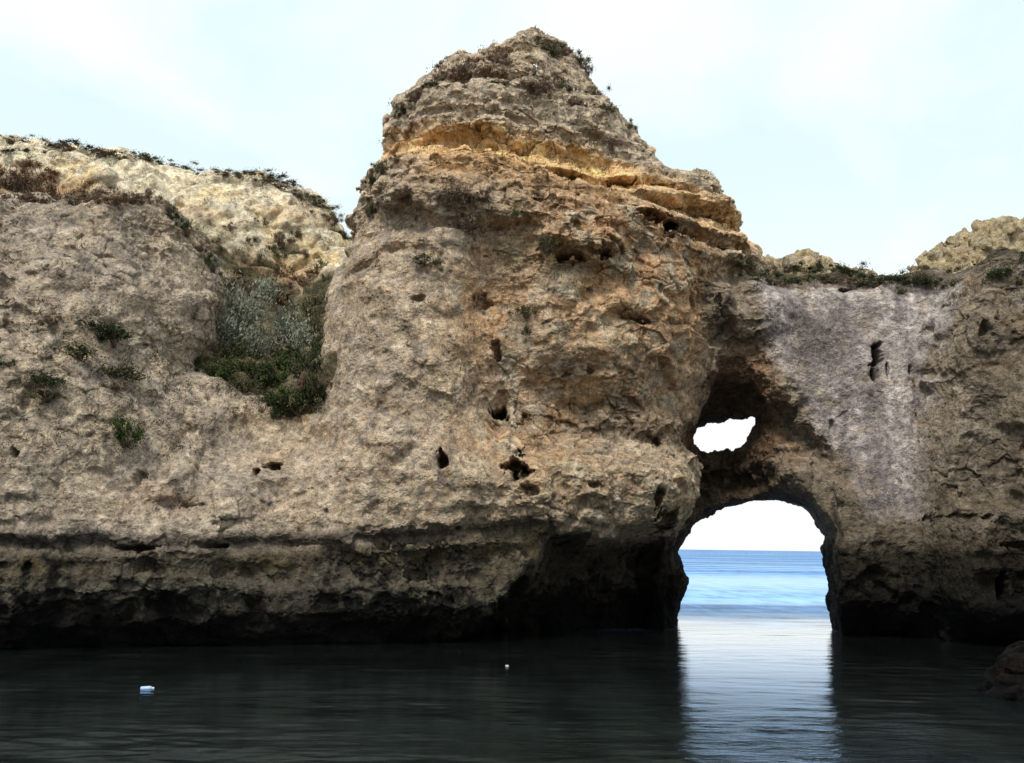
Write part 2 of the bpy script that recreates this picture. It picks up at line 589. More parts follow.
# bedding: thin ledges, strong in the upper half and weak on the wall
strat = fbm(pts, (0.14, 0.14, 1.5), 3, 31.0, 0.65)
wz = 0.02 + 0.24 * sst(8.5, 11.0, pts[:, 2]) + 0.10 * sst(4.2, 2.5, pts[:, 2])
wz *= 1 - 0.8 * sst(6.2, 7.4, pts[:, 0]) * (1 - sst(10.4, 11.6, pts[:, 0]))
nz_ += wz * np.tanh(2.5 * strat) * 1.1
crag = fbm(pts, (0.8, 0.8, 1.0), 3, 131.0, 0.55, True)
nz_ += 0.20 * (crag - 0.25) * (0.4 + sst(-0.2, 0.3, fbm(pts, 0.3, 2, 141.0)))
smoothwall = wallmask(pts)
nz_ *= (1 - 0.75 * smoothwall)
nz_ *= 0.45 + 0.55 * sst(0.2, 1.6, arch_b)
calm = lambda p: np.clip(ell(p[:, 0], p[:, 2], [(400, 340, 85, 110, .8), (380, 470, 110, 60, .6), (60, 330, 120, 60, .5), (170, 440, 120, 70, .5), (170, 270, 50, 50, .4), (560, 330, 80, 60, .3), (30, 480, 90, 60, .5)], PAF, 0.6), 0, 0.85)
nz_ *= 1 - 0.35 * calm(pts)
F[bm_] += nz_
print('noise', time.time() - T00)
V, Q = surface_nets(F, (X0, Y0, Z0), H)
V, Q = keep_largest(V, Q)
print('nets', len(V), time.time() - T00)
N = vnormals(V, Q)
isw = wallmask
def near_arch(p):
    g = np.clip(np.rint((p - np.array([X0, Y0, Z0])) / H).astype(int), 0, np.array(FA.shape) - 1)
    return 0.25 + 0.75 * sst(0.1, 0.9, arch[g[:, 0], g[:, 1], g[:, 2]])


# blocky fractures
wv = np.stack([fbm(V, 0.9, 3, a) for a in (1, 2, 3)], 1)
tl, ck = facets(V + 0.35 * wv, (0.62, 0.62, 0.85), 5.0)
V = V + N * ((0.26 * tl + (sst(0.0, 0.10, ck) - 1) * 0.12) * (1 - 0.85 * isw(V)) * near_arch(V) * (1 - 0.6 * calm(V)) * (0.35 + 0.75 * sst(-0.15, 0.25, fbm(V, 0.3, 3, 77.0))))[:, None]
V, Q = subdivide(V, Q)
N = vnormals(V, Q)
# the seaward back needs no more points; the cove side is split once more
fn = np.cross(V[Q[:, 2]] - V[Q[:, 0]], V[Q[:, 3]] - V[Q[:, 1]])
fn /= np.linalg.norm(fn, axis=1, keepdims=True) + 1e-12
view = CAM - V[Q].mean(1)
view /= np.linalg.norm(view, axis=1, keepdims=True)
mid_ = V[Q].mean(1)
front = ((fn * view).sum(1) > -0.25) & (np.abs(mid_[:, 0]) < 0.9 * mid_[:, 1] + 0.5)
Vb, Qb = compact(V, Q[~front])
Vf_, Qf_ = compact(V, Q[front])
Vf_, Qf_ = subdivide(Vf_, Qf_)
V = np.concatenate([Vf_, Vb]); Q = np.concatenate([Qf_, Qb + len(Vf_)])
N = vnormals(V, Q)
W = (1 - 0.6 * isw(V)) * (0.8 - 0.45 * calm(V))
rough = 0.55 + 0.9 * sst(-0.2, 0.3, fbm(V, 0.4, 2, 51.0))
q1 = fbm(V, 2.4, 5, 12.0, 0.66)
q2 = fbm(V, (2.0, 2.0, 7.5), 4, 44.0, 0.6)
q3 = fbm(V, 1.7, 4, 63.0, 0.6, True)
q4 = fbm(V, 6.5, 3, 71.0, 0.65, True)
tl2, ck2 = facets(V + 0.12 * np.stack([fbm(V, 2.2, 3, a) for a in (4, 5, 6)], 1), (1.9, 1.9, 2.6), 15.0)
blk = (0.25 + 0.85 * sst(-0.08, 0.25, fbm(V, 0.45, 3, 171.0))) * (1 - 0.6 * calm(V)) * near_arch(V)
bigc = sst(0.0, 0.3, fbm(V, 0.3, 3, 181.0))
disp = 0.10 * q1 * rough + (0.11 * tl2 + (sst(0.0, 0.09, ck2) - 1) * 0.05) * blk + 0.060 * np.tanh(2.2 * q2) * rough * (0.35 + 0.65 * sst(7.5, 10.5, V[:, 2]))
disp -= 0.08 * np.maximum(0, q3 - 0.05) * rough
disp -= 0.035 * np.maximum(0, q4 - 0.1) * rough
wv = np.stack([fbm(V, 3, 2, a) for a in (1, 2, 3)], 1)
f1, f2 = worley(V + 0.10 * wv, 3.2, 8.0)
g1, g2 = worley(V + 0.04 * wv, 8.0, 18.0)
pitm = sst(0.02, 0.35, fbm(V, 0.55, 2, 90.0))
pitn = sst(-0.1, 0.3, fbm(V, 0.8, 2, 95.0))
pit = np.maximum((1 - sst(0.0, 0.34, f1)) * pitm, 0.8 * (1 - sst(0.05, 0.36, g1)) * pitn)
disp -= 0.13 * (1 - sst(0.0, 0.34, f1)) * pitm + 0.045 * (1 - sst(0.05, 0.36, g1)) * pitn
crk = (1 - sst(0.01, 0.07, ck2)) * blk
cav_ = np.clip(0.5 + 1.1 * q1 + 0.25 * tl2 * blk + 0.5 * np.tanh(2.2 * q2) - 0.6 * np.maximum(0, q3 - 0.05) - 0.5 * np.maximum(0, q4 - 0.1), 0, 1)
V = V + N * (disp * W)[:, None]

# named hollows: (px, py, rx, ry, depth)
holesA = [(445, 463, 6, 7, 0.8), (514, 468, 9, 9, 0.8), (520, 476, 12, 5, 0.6), (500, 411, 9, 7, 0.8), (570, 268, 15, 5, 0.6), (601, 267, 5, 5, 0.5), (497, 352, 5, 12, 0.35),
          (482, 303, 8, 9, 0.25), (266, 464, 9, 5, 0.4), (249, 470, 3, 4, 0.5), (140, 548, 18, 3, 0.35), (220, 546, 10, 3, 0.3), (27, 456, 4, 4, 0.3), (648, 226, 16, 7, 0.7), (640, 325, 12, 3, 0.25),
          (672, 520, 10, 10, 0.6), (658, 497, 5, 10, 0.5), (566, 178, 14, 3, 0.35), (618, 180, 20, 3, 0.4), (712, 209, 20, 3, 0.5), (684, 236, 14, 4, 0.5), (480, 162, 30, 3, 0.3), (590, 370, 4, 4, 0.2),
          (565, 372, 10, 4, 0.15), (592, 487, 5, 4, 0.3), (530, 492, 12, 5, 0.3), (660, 440, 5, 5, 0.2), (135, 480, 5, 10, 0.2), (182, 505, 8, 3, 0.15), (420, 305, 8, 4, 0.2), (525, 420, 5, 5, 0.2)]
holesB = [(881, 352, 4.5, 9, 0.9), (880, 372, 4, 9, 0.9), (892, 370, 1.5, 7, 0.4), (914, 367, 1.5, 5, 0.3), (855, 283, 8, 2, 0.4), (964, 583, 5, 16, 0.6), (952, 344, 6, 8, 0.3), (837, 425, 3, 8, 0.2), 
          (930, 520, 20, 4, 0.3), (985, 545, 20, 3, 0.25)]
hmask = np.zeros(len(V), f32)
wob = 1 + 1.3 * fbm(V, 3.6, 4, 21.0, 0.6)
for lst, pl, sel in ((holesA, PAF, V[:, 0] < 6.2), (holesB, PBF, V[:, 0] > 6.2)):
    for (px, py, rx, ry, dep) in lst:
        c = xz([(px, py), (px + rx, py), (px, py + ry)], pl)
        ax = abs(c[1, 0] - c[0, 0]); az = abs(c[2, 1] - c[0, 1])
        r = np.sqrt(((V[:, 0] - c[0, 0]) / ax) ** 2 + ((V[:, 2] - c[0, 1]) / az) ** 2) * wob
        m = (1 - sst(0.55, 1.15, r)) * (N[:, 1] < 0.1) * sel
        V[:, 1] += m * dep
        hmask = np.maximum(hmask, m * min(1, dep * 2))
print('disp', len(V), time.time() - T00)
N = vnormals(V, Q)


# ------------------------------------------------------------------ rock colour
def mixc(c, k, m):
    m = np.clip(m, 0, 1)[:, None]
    return c * (1 - m) + np.asarray(k, f32) * m


def lin(r, g, b):
    def s(u):
        u /= 255
        return u / 12.92 if u <= 0.04045 else ((u + 0.055) / 1.055) ** 2.4
    return (s(r), s(g), s(b))


x, y, z = V[:, 0], V[:, 1], V[:, 2]
n1 = fbm(V, 0.35, 4, 201.0, 0.6)
n2 = fbm(V, 1.3, 4, 205.0, 0.62)
n3 = fbm(V, 4.0, 3, 209.0, 0.62)
n4 = fbm(V, (0.9, 0.9, 0.25), 4, 215.0, 0.6)
n5 = fbm(V, (0.7, 0.7, 2.4), 4, 221.0, 0.6)
gi = np.clip(np.rint((V - np.array([X0, Y0, Z0])) / H).astype(int), 0, np.array(FA.shape) - 1)
isB = FB[gi[:, 0], gi[:, 1], gi[:, 2]] < FA[gi[:, 0], gi[:, 1], gi[:, 2]]
Cg = np.tile(np.array(lin(184, 174, 156), f32), (len(V), 1))
Cg = mixc(Cg, lin(192, 180, 154), sst(-0.2, 0.35, n1))
Cg = mixc(Cg, lin(192, 168, 134), sst(-0.35, 0.25, n2 + 0.3 * n1) * sst(-7.2, -4.0, x) * 0.75)
# orange iron stained patches
org = ell(x + 0.5 * n2, z + 0.5 * n1, [(470, 180, 60, 30, .6), (560, 240, 60, 40, .7), (480, 320, 32, 60, .8), (600, 320, 90, 40, .8), (610, 395, 90, 25, .7), (545, 440, 60, 40, .7),
          (640, 250, 60, 60, .8), (700, 260, 60, 50, .6), (460, 440, 60, 22, .5), (270, 400, 40, 16, .7), (265, 450, 30, 16, .5), (150, 500, 50, 20, .45), (620, 480, 90, 40, .35), (690, 340, 40, 60, .5)], PAF, 0.7)
Cg = mixc(Cg, lin(190, 146, 100), np.clip(org, 0, 1.1) * sst(-0.10, 0.10, n2 + 0.6 * n3 + 0.05) * 0.64)
# pale ochre bed
zb = interp_poly(x, xz([(330, 120), (388, 128), (450, 140), (520, 155), (600, 168), (660, 190), (740, 214)], PAF))
bd = np.exp(-((z - zb + 0.04 + 0.2 * n2) / 0.68) ** 4) * sst(-5.0, -3.6, x) * (1 - 0.35 * sst(2.8, 4.2, x))
Cg = mixc(Cg, lin(224, 188, 132), bd * (0.8 + 0.8 * n3))
zb2 = interp_poly(x, xz([(400, 165), (480, 165), (560, 182), (640, 192)], PAF))
Cg = mixc(Cg, lin(192, 152, 100), np.exp(-((z - zb2 + 0.35) / 0.45) ** 2) * sst(-3, -2, x) * (1 - sst(2.5, 3.5, x)) * 0.7)
# crest: pale grey limestone with red brown soil
top = sst(0, 0.8, z - zb - 0.55) * sst(-5, -3.6, x)
Cg = mixc(Cg, lin(204, 190, 164), top * sst(-0.25, 0.15, n2))
Cg = mixc(Cg, lin(120, 92, 70), top * sst(0.15, 0.4, n2 + n1) * 0.6)
# grey lichen crust on faces that catch rain
li = sst(0.06, 0.15, n2 * 0.7 + n3 * 0.5 + 0.25 * N[:, 2]) * 0.75
Cg = mixc(Cg, lin(156, 150, 140), li * (1 - 0.7 * np.clip(org, 0, 1)) * (1 - bd))
Cg = mixc(Cg, lin(106, 101, 95), sst(0.25, 0.33, n3 * 0.6 + n2 * 0.7 + 0.15 * N[:, 2]) * 0.6 * (1 - bd))
# darker smears in the middle of the face
sm = ell(x + 0.3 * n2, z + 0.2 * n3, [(620, 415, 75, 20, .8), (400, 400, 50, 12, .5), (370, 330, 30, 60, .3), (600, 440, 70, 20, .4)], PAF, 0.8)
Cg = mixc(Cg, lin(92, 78, 64), sm * sst(-0.4, 0.3, n5))
# --- arch wall and buttress
Cb = np.tile(np.array(lin(160, 150, 134), f32), (len(V), 1))
Cb = mixc(Cb, lin(134, 122, 105), sst(-0.1, 0.3, n2))
Cb = mixc(Cb, lin(176, 152, 112), sst(0.05, 0.35, n1 + 0.5 * n3) * sst(9.8, 11, x) * 0.5)
Cb = mixc(Cb, lin(168, 164, 162), sst(0.0, 0.2, n4 + 0.3 * n3) * sst(9.0, 10.0, x) * sst(3.5, 5.5, z) * 0.4)
wallp = 0.35 * n1 + 0.25 * n3 + poly_sdf(x + 0.3 * n2, z + 0.3 * n2, xz([(755, 275), (820, 282), (905, 278), (962, 282), (938, 325), (924, 365), (926, 400), (914, 450), (914, 518), (862, 518), (852, 470), (806, 400), (766, 330)], PBF))
wm = sst(0.25, -0.2, wallp) * (y > 25)
Cw = np.tile(np.array(lin(182, 179, 185), f32), (len(V), 1))
n6 = fbm(V, (2.2, 2.2, 0.3), 4, 251.0, 0.6)
Cw = mixc(Cw, lin(150, 146, 154), sst(-0.08, 0.2, n4 + 0.5 * n6))
Cw = mixc(Cw, lin(118, 112, 112), sst(0.12, 0.3, n6) * 0.35)
Cw = mixc(Cw, lin(176, 164, 150), sst(0.1, 0.4, n4 * 0.4 + n2) * 0.7)
stn = ell(x + 0.3 * n4, z + 0.5 * n2, [(830, 340, 22, 40, .4), (815, 345, 14, 30, .35), (860, 320, 40, 30, .3), (880, 390, 7, 34, .6)], PBF, 0.8)
Cw = mixc(Cw, lin(92, 87, 88), stn)
Cw = mixc(Cw, lin(92, 86, 88), sst(0.18, 0.34, n3) * 0.55)
Cb = mixc(Cb * 0.84, Cw, wm * 0.97)
cv = poly_sdf(x + 0.15 * n2, z + 0.15 * n2, xz(cave, PBF))
Cb = mixc(Cb, lin(140, 112, 84), sst(0.35, -0.1, cv) * sst(4.2, 5.2, z + n2) * 0.85)
Cb = mixc(Cb, lin(92, 74, 58), sst(27.9, 28.8, y) * (x < 8.6) * 0.8)  # deep interior painted darker, standing in for cave shade
# green black crust along the crest of the wall
zt = interp_poly(x, xz([(690, 262), (752, 266), (800, 270), (900, 272), (985, 262), (1060, 275)], PB))
Cb = mixc(Cb, lin(72, 70, 58), np.exp(-((z - zt + 0.05) / 0.45) ** 2) * sst(-0.4, 0.2, n2 + 0.2) * 0.9)
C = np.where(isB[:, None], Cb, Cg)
# tide zone: dark slit line, olive film, black algae by the water
zl = np.where(x < 2, interp_poly(x, xz([(-300, 548), (0, 545), (120, 548), (250, 546), (420, 540), (540, 528)], PAF)), 2.3)
lowz = sst(0.25, -0.25, z - zl + 0.12 * n2)
C = mixc(C, lin(92, 86, 70), lowz * 0.85)
C = mixc(C, lin(70, 67, 62), np.exp(-((z - zl - 0.14) / 0.16) ** 2) * sst(-0.4, 0.1, n2 + 0.25) * (x < 1) * 0.8)
C = mixc(C, lin(112, 100, 60), np.exp(-((z - zl + 0.38) / 0.22) ** 2) * sst(-0.2, 0.25, n2) * (x < 2.5) * 0.8)
C = mixc(C, lin(104, 98, 88), lowz * sst(0.08, 0.3, n3 + 0.6 * n4) * 0.7)
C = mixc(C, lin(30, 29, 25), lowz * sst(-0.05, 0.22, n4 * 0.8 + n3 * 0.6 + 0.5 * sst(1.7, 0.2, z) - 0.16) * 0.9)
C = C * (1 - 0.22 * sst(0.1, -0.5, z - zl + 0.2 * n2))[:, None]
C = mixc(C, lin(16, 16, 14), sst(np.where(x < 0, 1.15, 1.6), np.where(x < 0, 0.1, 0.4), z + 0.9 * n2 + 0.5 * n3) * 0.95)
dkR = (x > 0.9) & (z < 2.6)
C = C * (1 - 0.42 * sst(3.0, 1.9, z + 0.5 * n2) * sst(0.6, 1.4, x))[:, None]  # painted shade: low rock on the right darkened toward the water
# dirt and painted occlusion shade in pits, hollows and cracks
cav_ = cav_ + (0.55 - cav_) * 0.5 * bd * (~isB)
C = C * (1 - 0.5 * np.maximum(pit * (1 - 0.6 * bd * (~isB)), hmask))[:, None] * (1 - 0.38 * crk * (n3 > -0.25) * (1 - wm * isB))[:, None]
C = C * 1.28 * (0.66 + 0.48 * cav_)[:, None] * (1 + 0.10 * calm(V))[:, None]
lowR = isB & (z < 4.5)
C = C * np.where(isB, (0.42 + 0.58 * sst(1.0, 6.5, z)) * (1 - 0.3 * sst(10.2, 13.5, x)), 1.0)[:, None]  # shade of the surrounding walls painted in: darker downward and to the right
C = C * np.clip(1 + 0.25 * n3 + 0.2 * n2, 0.6, 1.4)[:, None]
C = C * (1 + sst(0.5, -4.0, x)[:, None] * (np.array([0.95, 0.945, 1.0]) - 1))
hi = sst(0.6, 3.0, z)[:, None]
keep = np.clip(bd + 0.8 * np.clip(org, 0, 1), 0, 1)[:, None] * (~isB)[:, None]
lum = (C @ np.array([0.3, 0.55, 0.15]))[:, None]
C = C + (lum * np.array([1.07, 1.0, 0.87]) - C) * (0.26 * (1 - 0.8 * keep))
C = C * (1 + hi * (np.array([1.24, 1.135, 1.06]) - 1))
C = np.clip(C, 0.004, 0.85).astype(f32)

# split the mass into its three bodies
fcx = V[Q].mean(1)
qa = isB[Q].sum(1) >= 2
xs = interp_poly(fcx[:, 2], np.array([(-1, -5.2), (5.6, -5.0), (8.0, -4.6), (16, -4.4)]))
leftq = ~qa & (fcx[:, 0] < xs)
stackq = ~qa & ~leftq
parts = {}
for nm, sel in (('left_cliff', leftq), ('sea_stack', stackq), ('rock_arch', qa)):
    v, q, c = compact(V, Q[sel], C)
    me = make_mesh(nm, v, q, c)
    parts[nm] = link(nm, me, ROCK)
parts['left_cliff']['kind'] = 'structure'
for nm, lb, ct in (('sea_stack', 'tall pointed limestone stack in the middle with an ochre bed under its peak', 'rock stack'),
                   ('rock_arch', 'grey limestone wall right of the tall stack, pierced by a sea arch', 'rock arch')):
    parts[nm]['label'] = lb
    parts[nm]['category'] = ct
bvh_front = BVHTree.FromPolygons(V.tolist(), Q.tolist()) if False else None
print('front', time.time() - T00)

# ------------------------------------------------------------------ rear cliff, gully, far knolls
def build_body(name, fn, box, h, colour, mat, amp=1.0, sub=True, jag=0.0, **props):
    x0, x1, y0, y1, z0, z1 = box
    ax = np.arange(x0, x1, h); ay = np.arange(y0, y1, h); az = np.arange(z0, z1, h)
    Fv = fn(ax, ay, az)
    b = np.abs(Fv) < 1.0
    ii = np.argwhere(b)
    p = np.stack([ax[ii[:, 0]], ay[ii[:, 1]], az[ii[:, 2]]], 1).astype(f32)
    Fv[b] += amp * (0.45 * fbm(p, 0.3, 2, 300.0) + 0.28 * fbm(p, 0.9, 3, 310.0, 0.6) + 0.18 * fbm(p, (0.12, 0.12, 1.3), 3, 320.0, 0.65))
    v, q = surface_nets(Fv, (x0, y0, z0), h)
    v, q = keep_largest(v, q)
    n = vnormals(v, q)
    g1, g2 = worley(v, (0.8, 0.8, 1.0), 3.0)
    v = v + n * ((sst(0.02, 0.25, g2 - g1) - 1) * 0.2 * amp)[:, None]
    if sub:
        v, q = subdivide(v, q)
    if not jag:
        tt, kk = facets(v, (0.9, 0.9, 1.2), 25.0)
        v = v + vnormals(v, q) * (0.13 * amp * tt)[:, None]
    if jag:
        tt, kk = facets(v, 2.6, 25.0)
        v = v + vnormals(v, q) * (jag * tt)[:, None]
    n = vnormals(v, q)
    v = v + n * (amp * (0.13 * fbm(v, 1.9, 5, 330.0, 0.62) + 0.06 * fbm(v, (2, 2, 6), 3, 340.0, 0.6)))[:, None]
    n = vnormals(v, q)
    c = np.clip(colour(v, n), 0.004, 0.8).astype(f32)
    o = link(name, make_mesh(name, v, q, c), mat, **props)
    return o


rear = [(-420, 110), (-200, 120), (-60, 128), (0, 134), (40, 138), (90, 147), (130, 149), (165, 159), (200, 172), (238, 172), (262, 177), (286, 182), (308, 188), (326, 200), (340, 218), (350, 238), (362, 262), (372, 300), (372, 460), (-420, 460)]


def rear_fn(ax, ay, az):
    gxx, gzz = np.meshgrid(ax, az, indexing='ij')
    d = -poly_sdf(gxx, gzz, xz(rear, PC))
    di = np.maximum(d, 0)
    Yf = PC[0] - 2.2 * (1 - np.exp(-di / 1.6)) - 0.5 * (1 - np.exp(-di / 0.3))
    Yf = Yf - 2.2 * sst(-9.0, -13.0, gxx) * sst(9.5, 13.0, gzz + 0 * gxx) * 0
    yy = ay[None, :, None]
    fz = smax((Yf[:, None, :] - yy) * 0.75, (-d)[:, None, :] + 0 * yy, 0.3)
    fz = smax(fz, yy - 40.0, 0.3)
    # gully floor running down between the left cliff and the stack
    zz = az[None, None, :]
    xx = ax[:, None, None]
    base = on_plane([(268, 392)], (24.4, 0, 0))[0]
    xc = base[0] - 0.17 * (yy - 24.4)
    fl = base[2] + 0.62 * np.clip(yy - 24.4, -3, 9) + 0.55 * np.abs(xx - xc) ** 1.15
    gl = (zz - fl) * 0.8
    gl = smax(gl, np.abs(xx - xc) - 3.6, 0.5)
    gl = smax(gl, 24.2 - yy, 0.4)
    return smin(fz, gl, 0.4).astype(f32)


def rear_col(v, n):
    a1 = fbm(v, 0.4, 4, 401.0, 0.6); a2 = fbm(v, 1.4, 4, 405.0, 0.62); a3 = fbm(v, 4.0, 3, 409.0, 0.62)
    c = np.tile(np.array(lin(232, 217, 188), f32), (len(v), 1))  # pale cream carries painted sunlight, brighter than the front rock
    c = mixc(c, lin(220, 198, 158), sst(-0.1, 0.3, a1 + 0.3 * a2))
    c = mixc(c, lin(202, 194, 178), sst(0.0, 0.3, a2) * 0.8)
    c = mixc(c, lin(120, 112, 98), sst(0.15, 0.4, a3 * 0.7 + a2 * 0.5 + 0.2 * n[:, 2]) * 0.8)
    c = mixc(c, lin(206, 196, 176), sst(0.05, 0.25, fbm(v, (0.9, 0.9, 0.3), 4, 431.0)) * 0.6)
    o = ell(v[:, 0] + a2, v[:, 2] + 0.4 * a2, [(255, 280, 60, 22, .9), (290, 200, 30, 12, .4), (160, 210, 60, 10, .4), (40, 185, 60, 14, .8)], PCF, 0.7)
    c = mixc(c, lin(176, 134, 88), o * 0.8)
    b_ = on_plane([(268, 392)], (24.4, 0, 0))[0]
    flo = b_[2] + 0.62 * np.clip(v[:, 1] - 24.4, -3, 9) + 0.55 * np.abs(v[:, 0] - b_[0] + 0.17 * (v[:, 1] - 24.4)) ** 1.15
    g = sst(1.0, 0.3, v[:, 2] - flo + 0.5 * a2) * sst(32.5, 31.0, v[:, 1])
    c = mixc(c, lin(96, 86, 64), g * 0.9)
    c = mixc(c, lin(58, 56, 40), g * sst(-0.2, 0.2, a2) * 0.85)
    return c * np.clip(1 + 0.45 * a3 + 0.3 * a2, 0.5, 1.5)[:, None]


build_body('rear_cliff', rear_fn, (-27, -3.6, 23.2, 41.5, 0.0, 16.8), 0.14, rear_col, ROCK_FAR, 1.0, kind='structure')
print('rear', time.time() - T00)


def knoll(name, poly, pl, box, label):
    def fn(ax, ay, az):
        gxx, gzz = np.meshgrid(ax, az, indexing='ij')
        d = -poly_sdf(gxx, gzz, xz(poly, pl))
        di = np.maximum(d, 0)
        Yr = pl[0]
        Yf = Yr - 1.9 * (1 - np.exp(-di / 1.2))
        yy = ay[None, :, None]
        fz = smax((Yf[:, None, :] - yy) * 0.75, (-d)[:, None, :] + 0 * yy, 0.3)
        return smax(fz, yy - Yr - 2.5, 0.4).astype(f32)

    def kc(v, n):
        a1 = fbm(v, 0.4, 4, 501.0, 0.6); a2 = fbm(v, 1.4, 4, 505.0, 0.62); a3 = fbm(v, 4.0, 3, 509.0, 0.62)
        c = np.tile(np.array(lin(182, 164, 132), f32), (len(v), 1))
        c = mixc(c, lin(158, 148, 130), sst(-0.1, 0.3, a2))
        c = mixc(c, lin(110, 98, 78), sst(0.1, 0.4, a3 * 0.6 + a2 * 0.6 + 0.15 * n[:, 2]) * 0.8)
        return c * np.clip(1 + 0.45 * a3 + 0.3 * a2, 0.5, 1.5)[:, None]
    o = build_body(name, fn, box, 0.11, kc, ROCK, 0.85, jag=0.2, label=label, category='rock')
    return o


knoll('rock_knoll', [(735, 262), (756, 258), (776, 254), (796, 247), (822, 246), (838, 255), (856, 266), (876, 272), (890, 300), (890, 350), (735, 350)], (31.5, 0, 0),
      (5.5, 13.5, 28.6, 35, 4.5, 14), 'low pale rock knoll showing above the wall just right of the tall stack')
knoll('rock_knoll', [(898, 285), (918, 270), (934, 250), (954, 236), (974, 226), (996, 218), (1024, 220), (1090, 214), (1180, 225), (1300, 260), (1300, 360), (885, 360)], (31.0, 0, 0),
      (10.5, 25.5, 28.0, 35, 4.5, 15), 'broad yellow rock knoll above the wall at the right edge of the photo')
print('knolls', time.time() - T00)


# unseen cliff added behind and beside the camera to dim the lower rock
def cove_fn(ax, ay, az):
    X, Y, Zc = ax[:, None, None], ay[None, :, None], az[None, None, :]
    r = np.sqrt((X * 0.85) ** 2 + (Y - 6.0) ** 2)
    wall = (21.0 - 0.16 * Zc) * 0 + 20.0 + 0.14 * Zc - r
    out = r - 25.0
    f = np.maximum(np.maximum(wall, out), Zc - 14.5)
    f = np.maximum(f, Y - 11.0 - 0.15 * Zc)
    return f.astype(f32)


def cove_col(v, n):
    a2 = fbm(v, 0.5, 4, 705.0, 0.62)
    c = np.tile(np.array(lin(168, 150, 122), f32), (len(v), 1))
    c = mixc(c, lin(190, 150, 100), sst(0.0, 0.3, a2))
    return mixc(c, lin(40, 38, 32), sst(1.5, 0.3, v[:, 2] + a2))


build_body('unseen_cove_cliff', cove_fn, (-31, 31, -21, 13, -0.5, 16), 0.45, cove_col, ROCK, 0.9, sub=False, kind='structure')


# boulder at the right edge
def boulder_fn(ax, ay, az):
    X, Y, Zc = ax[:, None, None], ay[None, :, None], az[None, None, :]
    c = on_water(1040, 702)
    a = np.sqrt(((X - c[0] - 0.62) / 1.38) ** 2 + ((Y - c[1] - 0.7) / 1.1) ** 2 + ((Zc + 0.12) / 1.22) ** 2) - 1
    b = np.sqrt(((X - c[0] - 1.7) / 1.3) ** 2 + ((Y - c[1] - 1.0) / 1.2) ** 2 + ((Zc + 0.1) / 1.7) ** 2) - 1
    return smin(a, b, 0.25).astype(f32) * 0.9


def boulder_col(v, n):
    a2 = fbm(v, 2.2, 4, 605.0, 0.62); a3 = fbm(v, 7.0, 3, 609.0, 0.62)
    c = np.tile(np.array(lin(66, 56, 45), f32), (len(v), 1))
    c = mixc(c, lin(92, 76, 58), sst(0.0, 0.4, a2 + a3))
    c = mixc(c, lin(18, 18, 16), sst(0.35, 0.1, v[:, 2] + 0.2 * a2))
    return 0.10 * c * np.clip(1 + 0.5 * a3, 0.5, 1.5)[:, None]


bc = on_water(1040, 702)
build_body('boulder', boulder_fn, (bc[0] - 1.8, bc[0] + 3.2, bc[1] - 1.6, bc[1] + 3.2, -0.6, 2.0), 0.05, boulder_col, ROCK, 0.62, jag=0.10,
           label='dark brown boulder at the water\'s edge in the bottom right corner', category='boulder')

